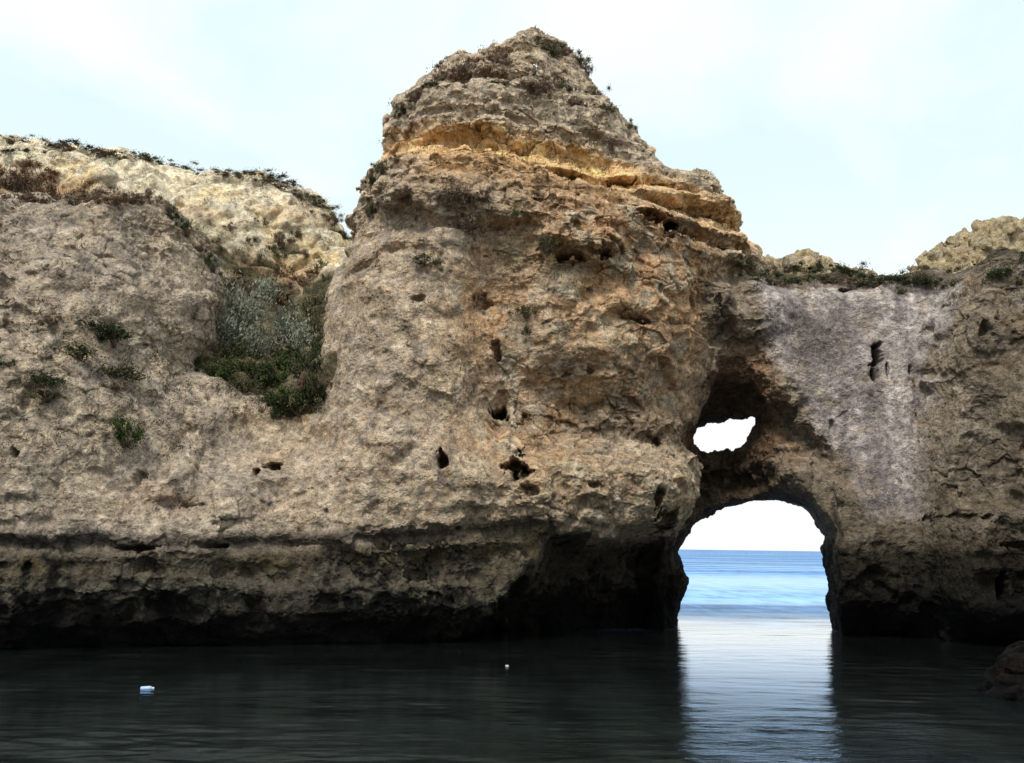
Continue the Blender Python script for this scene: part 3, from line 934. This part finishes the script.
# ------------------------------------------------------------------ sea
def water_material():
    m, t = new_mat('sea_water')
    P = t.n('ShaderNodeNewGeometry').outputs['Position']
    sep = t.n('ShaderNodeSeparateXYZ', ins={0: P})
    yv = sep.outputs[1]
    far = t.ramp(yv, 26.0, 42.0)
    vfar = t.ramp(yv, 60.0, 700.0)
    # ripples
    a = t.noise(t.mapping(P, (1.3, 3.2, 1)), 1.0, 5, 0.6, 0.3)
    b = t.noise(t.mapping(P, (4.5, 9.0, 1)), 1.0, 4, 0.6, 0.2)
    c = t.noise(t.mapping(P, (0.25, 0.7, 1)), 1.0, 3, 0.5)
    d = t.noise(t.mapping(P, (0.06, 0.16, 1)), 1.0, 3, 0.5)
    xv = sep.outputs[0]
    shore = t.math('MULTIPLY', t.ramp(yv, 14.5, 10.0), t.ramp(xv, 1.2, 4.0))
    gust = t.ramp(t.noise(t.mapping(P, (0.16, 0.4, 1)), 1.0, 2, 0.5), 0.35, 0.65, 0.6, 1.4)
    amp = t.math('MULTIPLY', t.math('MULTIPLY_ADD', shore, 4.0, 0.75), gust)
    h = t.math('ADD', t.math('MULTIPLY', a, 0.004), t.math('MULTIPLY', b, 0.0055))
    h = t.math('MULTIPLY', h, amp)
    h = t.math('ADD', h, t.math('MULTIPLY', c, 0.02))
    hf = t.math('MULTIPLY', t.math('MULTIPLY', d, far), 0.8)
    h = t.math('ADD', h, hf)
    bump = t.n('ShaderNodeBump', ins={'Strength': 1.0, 'Distance': 1.0, 'Height': h}).outputs[0]
    yw = t.math('ADD', yv, t.math('MULTIPLY', t.math('SUBTRACT', t.noise(t.mapping(P, (0.16, 0.3, 1)), 1.0, 4, 0.6), 0.5), 12.0))
    out = t.ramp(yw, 27.5, 34.0)
    s1 = t.noise(t.mapping(P, (0.012, 0.11, 1)), 1.0, 4, 0.6)
    s2 = t.math('ADD', t.math('MULTIPLY', t.noise(t.mapping(P, (0.05, 0.30, 1)), 1.0, 6, 0.7), 0.45), t.math('MULTIPLY', t.noise(t.mapping(P, (0.9, 0.22, 1)), 1.0, 5, 0.65), 0.55))
    lane = t.math('MULTIPLY', t.ramp(s1, 0.48, 0.64), 0.45)
    ywl = t.math('ADD', yv, t.math('MULTIPLY', t.math('SUBTRACT', d, 0.5), 14.0))
    lane2 = t.math('MULTIPLY', t.ramp(ywl, 100, 76), t.ramp(ywl, 48, 68))
    lane = t.math('MAXIMUM', lane, t.math('MULTIPLY', lane2, 0.5))
    chop = t.ramp(s2, 0.40, 0.60, 0.66, 1.38)
    deep = t.mix(out, (0.010, 0.013, 0.012, 1), (0.11, 0.27, 0.60, 1))
    deep = t.mix(t.math('MULTIPLY', out, t.ramp(yv, 75, 36)), deep, (0.24, 0.44, 0.80, 1))
    deep = t.mix(t.ramp(yv, 70, 160), deep, (0.05, 0.18, 0.42, 1))
    deep = t.n('ShaderNodeVectorMath', operation='SCALE', ins={0: deep, 'Scale': chop}).outputs[0]
    deep = t.mix(t.math('MULTIPLY', lane, out), deep, (0.60, 0.78, 0.94, 1))
    rough = t.ramp(yv, 8, 60, 0.05, 0.25)
    fr = t.n('ShaderNodeFresnel', ins={'IOR': 1.33, 'Normal': bump}).outputs[0]
    out2 = t.ramp(yw, 29.0, 37.0)
    fac = t.math('MULTIPLY', fr, t.mix(out2, t.mix(t.ramp(yv, 12, 22), (0.78, 0.78, 0.78, 1), (1.5, 1.5, 1.5, 1)), (0.20, 0.20, 0.20, 1)), clamp=True)
    df = t.n('ShaderNodeBsdfDiffuse', ins={'Color': deep})
    gl = t.n('ShaderNodeBsdfGlossy', ins={'Color': t.mix(out2, t.mix(t.ramp(yv, 12, 29), (0.55, 0.76, 1.02, 1), (0.96, 1.0, 1.0, 1)), (0.88, 0.95, 1.0, 1)), 'Roughness': rough, 'Normal': bump})
    ms = t.n('ShaderNodeMixShader', ins={0: fac, 1: df.outputs[0], 2: gl.outputs[0]})
    t.n('ShaderNodeOutputMaterial', ins={0: ms.outputs[0]})
    return m


wm_ = water_material()
ys = np.concatenate([np.arange(-60, 6, 4.0), np.arange(6.5, 34, 0.05), np.arange(36, 60, 4.0), np.geomspace(60, 30000, 40)])
xs_ = np.concatenate([-np.geomspace(60, 30000, 30)[::-1], np.arange(-56, -15, 4.0), np.arange(-14, 16, 0.08), np.arange(17, 60, 4.0), np.geomspace(60, 30000, 30)])
gxw, gyw = np.meshgrid(xs_, ys, indexing='ij')
vw = np.stack([gxw.ravel(), gyw.ravel(), np.zeros(gxw.size)], 1)
inn = (np.abs(vw[:, 0] - 1) < 15) & (vw[:, 1] > 6.4) & (vw[:, 1] < 34)
pw = vw[inn]
wx, wy = pw[:, 0], pw[:, 1]
gustw = 0.55 + 0.9 * sst(-0.25, 0.3, fbm(pw, (0.2, 0.45, 1), 2, 811.0))
ampw = 1.25 * (0.009 + 0.011 * sst(18, 10, wy) + 0.022 * sst(14.5, 10, wy) * sst(0.5, 4, wx)) * gustw
ampw = ampw * sst(15, 12.5, np.abs(wx - 1)) * sst(6.6, 7.6, wy) * sst(33.5, 29, wy)
vw[inn, 2] = ampw * (fbm(pw, (1.1, 2.6, 1), 3, 821.0, 0.5) + 0.5 * fbm(pw, (0.35, 0.8, 1), 2, 831.0))
ni, nj = gxw.shape
I_, J_ = np.meshgrid(np.arange(ni - 1), np.arange(nj - 1), indexing='ij')
k0 = (I_ * nj + J_).ravel()
qw = np.stack([k0, k0 + nj, k0 + nj + 1, k0 + 1], 1)
link('water', make_mesh('water', vw, qw), wm_, kind='structure')

# ------------------------------------------------------------------ vegetation
deps = bpy.context.evaluated_depsgraph_get()
deps.update()


def hit(px, py):
    d = Vector(rays([(px, py)])[0]).normalized()
    ok, loc, nrm, idx, ob, _ = sc.ray_cast(deps, Vector(CAM), d)
    if not ok or ob.name.startswith('water'):
        return None
    return np.array(loc), np.array(nrm), ob.name


def leaf_material(name, c1, c2, transl=0.15):
    m, t = new_mat(name)
    P = t.n('ShaderNodeNewGeometry').outputs['Position']
    rnd = t.n('ShaderNodeNewGeometry').outputs['Random Per Island']
    n = t.noise(P, 9.0, 3, 0.6)
    f = t.math('ADD', t.math('MULTIPLY', rnd, 0.6), t.math('MULTIPLY', n, 0.4))
    c = t.mix(t.ramp(f, 0.2, 0.8), c1, c2)
    bs = t.n('ShaderNodeBsdfPrincipled', ins={'Base Color': c, 'Roughness': 0.8, 'Specular IOR Level': 0.15})
    t.n('ShaderNodeOutputMaterial', ins={0: bs.outputs[0]})
    return m


LM = {
    'brown': leaf_material('dry_brown_leaves', (0.085, 0.058, 0.042, 1), (0.22, 0.155, 0.11, 1)),
    'rust': leaf_material('rusty_leaves', (0.11, 0.060, 0.034, 1), (0.24, 0.14, 0.08, 1)),
    'olive': leaf_material('olive_leaves', (0.045, 0.046, 0.022, 1), (0.14, 0.135, 0.07, 1)),
    'green': leaf_material('green_leaves', (0.022, 0.038, 0.010, 1), (0.09, 0.13, 0.04, 1)),
    'dark': leaf_material('dark_green_leaves', (0.014, 0.022, 0.009, 1), (0.055, 0.075, 0.03, 1)),
    'grey': leaf_material('grey_green_leaves', (0.14, 0.15, 0.11, 1), (0.36, 0.38, 0.30, 1)),
}
m_, t_ = new_mat('dry_stem')
t_.n('ShaderNodeOutputMaterial', ins={0: t_.n('ShaderNodeBsdfPrincipled', ins={'Base Color': (0.13, 0.105, 0.08, 1), 'Roughness': 0.9}).outputs[0]})
STEM = m_


def shrub_mesh(name, kind, n, leaf, seed, flat=0.75, lobes=6, stringy=0.0):
    """unit clump about 1 across standing on z = 0: lobes of twig-borne leaf faces"""
    r = np.random.default_rng(seed)
    L = r.normal(size=(lobes, 3)) * np.clip(np.array([0.30, 0.27, 0.10]), 0, 1) + np.array([0, 0, 0.24])
    R = r.uniform(0.12, 0.26, lobes)
    w = r.integers(0, lobes, n)
    dirs = r.normal(size=(n, 3)); dirs /= np.linalg.norm(dirs, axis=1, keepdims=True)
    rad = R[w] * np.abs(r.normal(size=n)) * 0.55
    c = L[w] + dirs * rad[:, None]
    c[:, 2] *= flat
    c[:, 2] = np.abs(c[:, 2])
    ax = dirs * 0.5 + r.normal(size=(n, 3)) * 0.7 + np.array([0, 0, 0.5 + stringy])
    ax /= np.linalg.norm(ax, axis=1, keepdims=True)
    sd = np.cross(ax, r.normal(size=(n, 3))); sd /= np.linalg.norm(sd, axis=1, keepdims=True)
    ln = leaf * r.uniform(0.6, 1.5, n) * (1 + stringy)
    wd = leaf * r.uniform(0.22, 0.45, n) / (1 + stringy)
    a = c - ax * ln[:, None] * 0.5; b = c + ax * ln[:, None] * 0.5
    m = c + sd * wd[:, None]; m2 = c - sd * wd[:, None]
    v = np.stack([a, m, b, m2], 1).reshape(-1, 3)
    q = np.arange(4 * n).reshape(-1, 4)
    # a few twigs
    tv, tq = [], []
    for k in range(lobes * 2):
        e = L[k % lobes] * np.array([1, 1, flat]) + r.normal(size=3) * 0.1
        s = r.normal(size=3) * 0.04; s[2] = -0.08
        sdv = np.array([0.012, 0, 0]) if k % 2 else np.array([0, 0.012, 0])
        o = len(tv)
        tv += [s - sdv, s + sdv, e + sdv * 0.4, e - sdv * 0.4]
        tq.append([o, o + 1, o + 2, o + 3])
    tv = np.array(tv); tq = np.array(tq)
    tw = (tv, tq)
    return v, q, tw


SHR = {}
for kind in LM:
    SHR[kind] = []
    for s in range(4):
        v, q, tw = shrub_mesh(kind, kind, 2600, 0.046, 40 + s * 7 + len(kind), lobes=11 + 2 * s, stringy=0.5 if kind in ('brown', 'rust', 'grey') else 0.0)
        V2 = np.concatenate([v, tw[0]]); Q2 = np.concatenate([q, tw[1] + len(v)])
        me = make_mesh(kind + '_shrub', V2, Q2, smooth=False)
        me.materials.append(LM[kind]); me.materials.append(STEM)
        mi = np.zeros(len(Q2), np.int32); mi[len(q):] = 1
        me.polygons.foreach_set('material_index', mi)
        SHR[kind].append(me)


def shrub(px, py, wpx, hpx, kind, label, group=None, sink=0.12, name='shrub'):
    if group and 'rim' in group:
        hpx *= 0.62
    hh = hit(px, py)
    dy = 0
    while hh is None and dy < 26:
        dy += 2
        hh = hit(px, py + dy)
    if hh is None:
        return None
    loc, nr, _ = hh
    dist = loc[1]
    w = wpx / FPX * dist * 1.35
    h = hpx / FPX * dist * 2.6
    o = link(name, random.choice(SHR[kind]))
    loc = loc + nr * min(0.08, 0.2 * w)
    o.location = (loc[0], loc[1] + (0.1 + 0.3 * (dy > 0)) * w, loc[2] - h * (0.30 + 0.12 * (dy > 0)))
    o.rotation_euler = (random.uniform(-.2, .2), random.uniform(-.2, .2), random.uniform(0, 6.28))
    o.scale = (w, w, h)
    o['label'] = label
    o['category'] = 'shrub'
    if group:
        o['group'] = group
    return o


# single shrubs one can point to
shrub(122, 424, 26, 26, 'green', 'round bright green bush alone on the bare grey cliff at lower left')
shrub(98, 324, 42, 16, 'dark', 'dark green bush topmost of the clump halfway up the left cliff')
shrub(112, 332, 20, 18, 'dark', 'small dark green bush hanging beside the topmost bush of the left cliff clump')
shrub(72, 350, 42, 18, 'olive', 'olive green bush at the middle left of the left cliff clump')
shrub(112, 366, 46, 22, 'olive', 'broad olive bush at the middle right of the left cliff clump')
shrub(44, 374, 34, 13, 'dark', 'low dark bush at the left end of the left cliff clump')
shrub(48, 390, 28, 14, 'olive', 'low olive bush lowest of the left cliff clump')
shrub(108, 384, 22, 12, 'brown', 'small brown bush at the lower right of the left cliff clump')
shrub(52, 315, 16, 12, 'brown', 'small brown bush above the left cliff clump beside bare grey rock')
shrub(4, 320, 12, 8, 'brown', 'tiny brown bush at the left edge of the photo on bare rock')
shrub(4, 362, 14, 8, 'dark', 'tiny green bush at the left edge of the photo below the bare grey patch')
shrub(291, 413, 15, 13, 'olive', 'small olive bush at the foot of the gully on orange soil')
shrub(425, 260, 28, 12, 'olive', 'low green bush on the pale left face of the tall stack')
shrub(460, 216, 30, 22, 'brown', 'dry brown bush in the hollow below the ochre bed, lower of the pair')
shrub(450, 188, 30, 20, 'brown', 'dry brown bush just under the ochre bed, upper left of the pair')
shrub(484, 190, 16, 14, 'brown', 'small brown bush just under the ochre bed, right of the larger ones')
shrub(528, 306, 18, 12, 'olive', 'small green bush in the middle of the stack face, upper of two')
shrub(530, 326, 14, 12, 'olive', 'small green bush in the middle of the stack face, lower of two')
shrub(546, 236, 14, 14, 'olive', 'small green bush above the jutting knob on the stack face')
shrub(516, 208, 7, 10, 'green', 'tiny green sprig on the stack face under the ochre bed')
shrub(970, 292, 18, 26, 'brown', 'brown bush hanging in the cleft of the right buttress')
shrub(1018, 256, 14, 14, 'dark', 'dark bush against the yellow knoll at the right edge')
# grey shrub with stems in the gully
root = None
hh = hit(254, 352)
if hh is not None:
    loc = hh[0]
    root = link('tall_shrub', None)
    root.location = (loc[0], loc[1], loc[2] - 0.2)
    root['label'] = 'large grey green feathery shrub with pale stems filling the gully left of the stack'
    root['category'] = 'shrub'
    v, q, tw = shrub_mesh('g', 'grey', 24000, 0.027, 77, flat=1.5, lobes=16, stringy=0.7)
    S = np.array([2.7, 1.7, 2.4])
    fol = link('foliage', make_mesh('foliage', v * S, q, smooth=False), LM['grey'], root)
    r_ = np.random.default_rng(5)
    for k in range(6):
        b0 = np.array([r_.uniform(-.15, .15), r_.uniform(-.2, .1), -0.15])
        e0 = np.array([r_.uniform(-.7, .7), r_.uniform(-.6, 0), r_.uniform(0.7, 1.0)])
        vs, qs = [], []
        for i in range(6):
            t = i / 5
            p = b0 * (1 - t) + e0 * t + np.array([0, 0, 0.1 * math.sin(3 * t)])
            rad = 0.022 * (1 - 0.7 * t)
            for a in range(5):
                vs.append(p + rad * np.array([math.cos(a * 1.2566), math.sin(a * 1.2566), 0]))
        for i in range(5):
            for a in range(5):
                qs.append([i * 5 + a, i * 5 + (a + 1) % 5, i * 5 + 5 + (a + 1) % 5, i * 5 + 5 + a])
        link('stem', make_mesh('stem', np.array(vs), np.array(qs)), STEM, root)


def row(pts, kinds, label, group):
    for (px, py, w, h) in pts:
        shrub(px, py, w, h, random.choice(kinds), label, group)


row([(225, 362, 34, 22), (245, 372, 38, 20), (265, 378, 36, 22), (285, 388, 34, 22), (236, 350, 32, 20), (258, 364, 32, 18), (302, 396, 28, 20), (216, 372, 24, 16), (276, 366, 30, 20), (250, 386, 30, 16), (292, 372, 28, 20), (274, 398, 26, 16), (290, 404, 24, 16), (310, 384, 24, 20), (230, 380, 24, 14), (222, 352, 26, 18), (210, 366, 22, 14), (270, 352, 28, 18), (288, 360, 28, 18), (238, 384, 26, 14), (262, 392, 24, 14), (284, 396, 24, 14)],
    ['green', 'dark', 'olive'], 'dark green bush in the mat below the grey shrub in the gully', 'green bushes in the gully mat')
row([(300, 335, 28, 26), (318, 345, 24, 28), (306, 362, 26, 24), (322, 322, 18, 22), (314, 378, 22, 24), (296, 352, 24, 20), (310, 305, 30, 20), (322, 296, 24, 20), (316, 314, 28, 22), (304, 322, 28, 22), (320, 360, 22, 24), (310, 346, 26, 22), (300, 376, 26, 20), (330, 276, 12, 14)],
    ['dark', 'olive', 'dark', 'brown'], 'dull dark bush on the shaded right slope of the gully beside the stack', 'dark bushes on the right slope of the gully')
row([(228, 300, 22, 20), (238, 318, 22, 18), (222, 280, 16, 18), (224, 325, 16, 16), (212, 262, 12, 12)],
    ['olive', 'brown', 'grey'], 'thin olive bush on the left lip of the gully', 'bushes on the left lip of the gully')
row([(262, 288, 26, 12), (286, 285, 24, 10), (246, 292, 20, 12), (272, 296, 24, 12), (300, 278, 26, 12), (318, 272, 22, 12), (236, 280, 14, 10)],
    ['rust', 'brown', 'rust'], 'rusty dry bush at the head of the gully under the pale rear cliff', 'rusty bushes at the head of the gully')
row([(268, 262, 24, 22), (274, 248, 18, 14), (282, 236, 18, 14), (300, 250, 16, 12), (252, 262, 14, 10), (214, 242, 14, 8), (250, 240, 10, 8), (300, 230, 14, 12), (322, 262, 18, 16), (230, 226, 10, 7), (262, 222, 10, 7)],
    ['brown', 'olive', 'brown'], 'brown bush on the pale face of the rear cliff', 'brown bushes on the rear cliff face')
row([(40, 139, 34, 11), (78, 146, 32, 9), (14, 150, 22, 14), (110, 152, 24, 12), (138, 158, 22, 12), (168, 158, 24, 8), (188, 168, 18, 10), (212, 168, 18, 9), (234, 170, 26, 14), (252, 174, 20, 12), (270, 178, 30, 12), (290, 186, 22, 12), (306, 194, 20, 12),
     (320, 206, 18, 12), (332, 220, 16, 12), (340, 232, 14, 12), (122, 158, 20, 12), (62, 146, 20, 9), (96, 148, 18, 9)],
    ['brown', 'olive', 'dark', 'brown'], 'low dark bush along the skyline rim of the rear left cliff', 'bushes on the rim of the rear cliff')
row([(8, 140, 24, 9), (26, 142, 22, 8), (60, 150, 28, 8), (108, 156, 30, 8), (150, 160, 28, 8), (180, 168, 26, 8), (200, 173, 26, 8), (222, 174, 28, 9), (244, 176, 30, 9), (262, 180, 26, 9), (280, 187, 26, 9), (298, 194, 24, 9), (312, 202, 20, 10), (326, 216, 18, 11), (336, 230, 16, 11)],
    ['brown', 'olive', 'brown'], 'low dark bush along the skyline rim of the rear left cliff', 'bushes on the rim of the rear cliff')
row([(14, 172, 36, 22), (30, 180, 40, 20), (10, 198, 34, 16), (36, 197, 40, 18), (62, 193, 36, 15), (20, 188, 36, 18), (48, 188, 34, 18), (76, 196, 32, 13), (44, 170, 30, 14), (100, 194, 30, 12), (114, 200, 28, 11), (84, 188, 26, 12), (50, 178, 26, 12), (70, 200, 28, 10), (96, 198, 26, 10), (124, 198, 30, 9), (142, 196, 22, 10), (4, 184, 20, 14)],
    ['rust', 'rust', 'brown', 'brown'], 'red brown bush in the band between the left cliff top and the pale rim above', 'red brown bushes on the left cliff shelf')
row([(160, 204, 14, 12), (168, 212, 14, 12), (176, 220, 14, 12), (196, 244, 12, 12), (204, 256, 12, 14), (184, 230, 10, 10)],
    ['brown', 'dark'], 'brown bush on the descending right edge of the left cliff crest', 'bushes on the left cliff edge')
row([(452, 74, 30, 16), (466, 66, 28, 14), (480, 60, 26, 14), (494, 54, 22, 12), (470, 76, 26, 14), (488, 66, 24, 12), (506, 50, 18, 12), (444, 80, 18, 12), (500, 60, 18, 12)],
    ['rust', 'brown', 'brown'], 'reddish brown bush in the mat on the left shoulder of the peak', 'bushes on the left shoulder of the peak')
row([(541, 44, 22, 12), (552, 50, 18, 12)], ['brown', 'olive'], 'dry bush on the very tip of the tall peak', 'bushes on the peak tip')
row([(536, 82, 26, 14), (552, 74, 24, 12), (564, 86, 22, 12), (576, 56, 20, 16), (584, 68, 16, 16), (596, 92, 16, 12), (602, 104, 14, 10), (574, 98, 22, 10), (560, 50, 18, 10), (624, 122, 14, 12), (612, 138, 16, 10), (546, 84, 20, 12)],
    ['brown', 'brown', 'olive'], 'brown bush on the pale right slope of the peak', 'bushes on the right slope of the peak')
row([(410, 100, 16, 8), (420, 90, 14, 8), (432, 84, 16, 8), (402, 108, 12, 8), (382, 164, 16, 10), (376, 178, 12, 12), (396, 156, 16, 9), (370, 204, 10, 12)],
    ['brown', 'dark', 'olive'], 'small dark bush on the stepped left edge of the tall stack', 'bushes on the left edge of the stack')
row([(760, 280, 24, 9), (772, 284, 20, 8), (796, 280, 26, 9), (816, 278, 26, 9), (838, 280, 26, 9), (858, 282, 26, 9), (878, 286, 24, 10), (914, 284, 24, 10), (936, 280, 22, 12), (950, 272, 20, 10), (752, 270, 18, 10), (768, 274, 20, 10), (786, 270, 22, 10), (806, 268, 22, 10), (828, 268, 22, 10), (848, 272, 22, 10), (868, 276, 22, 10), (888, 278, 22, 10), (908, 276, 20, 10), (926, 274, 18, 12), (1000, 270, 22, 12), (1018, 278, 16, 12), (740, 262, 14, 8), (780, 282, 16, 8), (898, 288, 14, 10), (986, 262, 14, 8)],
    ['dark', 'olive', 'brown'], 'dark green bush along the crest of the grey arch wall', 'bushes on the crest of the arch wall')
print('shrubs', time.time() - T00)

# sparse dry tufts speckling the rock: uncountable, one object
tv, tq = [], []
r_ = np.random.default_rng(11)
zones = [(0, 300, 200, 460, 210), (0, 130, 330, 290, 150), (360, 40, 620, 160, 220), (350, 160, 640, 330, 90), (740, 265, 1000, 290, 70), (215, 280, 330, 420, 260), (640, 150, 730, 250, 25)]
for (xa, ya, xb, yb, n) in zones:
    for _ in range(n):
        hh = hit(r_.uniform(xa, xb), r_.uniform(ya, yb))
        if hh is None or hh[0][2] < 3:
            continue
        p, nr, _n = hh
        s = r_.uniform(0.03, 0.09) * (1 + p[1] / 60)
        for k in range(26):
            a = nr * 0.5 + np.array([0, 0, 0.5]) + r_.normal(size=3) * 0.55
            a /= np.linalg.norm(a)
            sd = np.cross(a, r_.normal(size=3)); sd /= np.linalg.norm(sd)
            b = p + r_.normal(size=3) * s * np.array([0.8, 0.8, 0.45])
            o = len(tv)
            L = s * r_.uniform(0.3, 0.8)
            tv += [b - sd * s * .10, b + sd * s * .10, b + a * L + sd * 0.004, b + a * L - sd * 0.004]
            tq.append([o, o + 1, o + 2, o + 3])
link('dry_grass', make_mesh('dry_grass', np.array(tv), np.array(tq), smooth=False), leaf_material('dry_tufts', (0.04, 0.034, 0.018, 1), (0.14, 0.11, 0.06, 1)),
     kind='stuff', label='dry tufts and moss speckling the ledges of the cliffs', category='grass')

# ------------------------------------------------------------------ floating things
def plain(name, c, rough=0.4, sss=0.0):
    m, t = new_mat(name)
    P = t.n('ShaderNodeNewGeometry').outputs['Position']
    n = t.noise(P, 30, 3)
    cc = t.mix(t.ramp(n, 0.3, 0.7), c, tuple(min(1, q * 0.88) for q in c[:3]) + (1,))
    bs = t.n('ShaderNodeBsdfPrincipled', ins={'Base Color': cc, 'Roughness': rough})
    t.n('ShaderNodeOutputMaterial', ins={0: bs.outputs[0]})
    return m


def lathe(prof, n=24):
    vs, qs = [], []
    for (a, r) in prof:
        for k in range(n):
            t = 2 * math.pi * k / n
            vs.append((a, r * math.cos(t), r * math.sin(t)))
    for i in range(len(prof) - 1):
        for k in range(n):
            qs.append([i * n + k, i * n + (k + 1) % n, (i + 1) * n + (k + 1) % n, (i + 1) * n + k])
    return np.array(vs), np.array(qs)


bp = on_water(147, 689)
root = link('bottle', None)
root.location = (bp[0], bp[1], 0.006)
root.rotation_euler = (0, math.radians(-3), math.radians(8))
root.scale = (0.8, 0.8, 0.8)
root['label'] = 'pale blue and white plastic bottle floating on the dark water at lower left'
root['category'] = 'bottle'
v, q = lathe([(-0.118, 0.0), (-0.116, 0.034), (-0.108, 0.043), (-0.09, 0.046), (-0.06, 0.045), (-0.05, 0.043), (-0.04, 0.046), (0.03, 0.046), (0.04, 0.043), (0.05, 0.046), (0.065, 0.044), (0.085, 0.03), (0.1, 0.019), (0.108, 0.017)])
link('bottle_body', make_mesh('bottle_body', v, q), plain('pale_blue_plastic', (0.42, 0.56, 0.85, 1), 0.35), root)
v, q = lathe([(0.104, 0.0185), (0.106, 0.021), (0.126, 0.021), (0.129, 0.018), (0.129, 0.0)])
link('cap', make_mesh('cap', v, q), plain('white_cap', (0.85, 0.87, 0.88, 1), 0.4), root)
for (px, py, s, lb) in ((507, 666, 0.022, 'tiny white foam scrap on the dark water below the stack'),):
    p = on_water(px, py)
    g = np.array([(a, b, c) for a in (-1, 0, 1) for b in (-1, 0, 1) for c in (-1, 1)], float)
    import bmesh
    bm = bmesh.new()
    bmesh.ops.create_icosphere(bm, subdivisions=3, radius=1)
    co = np.array([vv.co[:] for vv in bm.verts])
    k = 1 + 0.5 * fbm(co, 1.1, 3, px)
    for vv, kk in zip(bm.verts, k):
        vv.co = Vector((vv.co.x * 1.3, vv.co.y * 0.9, max(-0.35, min(0.45, vv.co.z * 0.8)))) * float(kk) * s
    me = bpy.data.meshes.new('foam_scrap'); bm.to_mesh(me); bm.free()
    o = link('foam_scrap', me, plain('white_foam', (0.8, 0.82, 0.84, 1), 0.7), label=lb, category='debris')
    o.location = (p[0], p[1], 0.006)

# ------------------------------------------------------------------ sky and light
SUN_EL, SUN_AZ = math.radians(52), math.radians(205)   # azimuth measured clockwise from +Y: behind the camera, to the left
w = bpy.data.worlds.new('World')
sc.world = w
w.use_nodes = True
w.node_tree.nodes.clear()
t = NT(w.node_tree)
sky = t.n('ShaderNodeTexSky', sky_type='NISHITA', sun_disc=False, sun_elevation=SUN_EL, sun_rotation=SUN_AZ, air_density=1.0, dust_density=1.5, ozone_density=1.0)
D = t.n('ShaderNodeTexCoord').outputs['Generated']
sp = t.n('ShaderNodeSeparateXYZ', ins={0: D})
zc = t.math('MAXIMUM', sp.outputs[2], 0.0)
den = t.math('ADD', zc, 0.18)
cvec = t.n('ShaderNodeCombineXYZ', ins={0: t.math('DIVIDE', sp.outputs[0], den), 1: t.math('DIVIDE', sp.outputs[1], den), 2: 0.3}).outputs[0]
cl = t.noise(cvec, 1.1, 7, 0.55, 0.35)
cover = t.ramp(cl, 0.40, 0.66)
hz = t.ramp(zc, 0.10, 0.46, 1.0, 0.0)
cover = t.math('MAXIMUM', cover, hz)
cover = t.math('MULTIPLY_ADD', cover, 0.92, 0.08)
blue = t.n('ShaderNodeVectorMath', operation='SCALE', ins={0: sky.outputs[0], 'Scale': 1.0}).outputs[0]
blue = t.mix(0.92, blue, (7.9, 10.2, 10.5, 1))
white = t.mix(hz, (10.4, 10.7, 10.8, 1), (10.4, 10.5, 10.6, 1))
c = t.mix(cover, blue, white)
bg = t.n('ShaderNodeBackground', ins={0: c, 1: 0.1})
t.n('ShaderNodeOutputWorld', ins={0: bg.outputs[0]})

sd = bpy.data.lights.new('sun', 'SUN')
sd.energy = 2.9
sd.angle = math.radians(12)
sd.color = (1.0, 0.93, 0.82)
so = bpy.data.objects.new('sun', sd)
col.objects.link(so)
dirv = Vector((math.sin(SUN_AZ) * math.cos(SUN_EL), math.cos(SUN_AZ) * math.cos(SUN_EL), math.sin(SUN_EL)))
so.rotation_euler = dirv.to_track_quat('Z', 'Y').to_euler()
so.location = dirv * 50

sc.view_settings.view_transform = 'Standard'
sc.view_settings.look = 'None'
sc.view_settings.exposure = 0
sc.view_settings.gamma = 1
print('done', time.time() - T00)
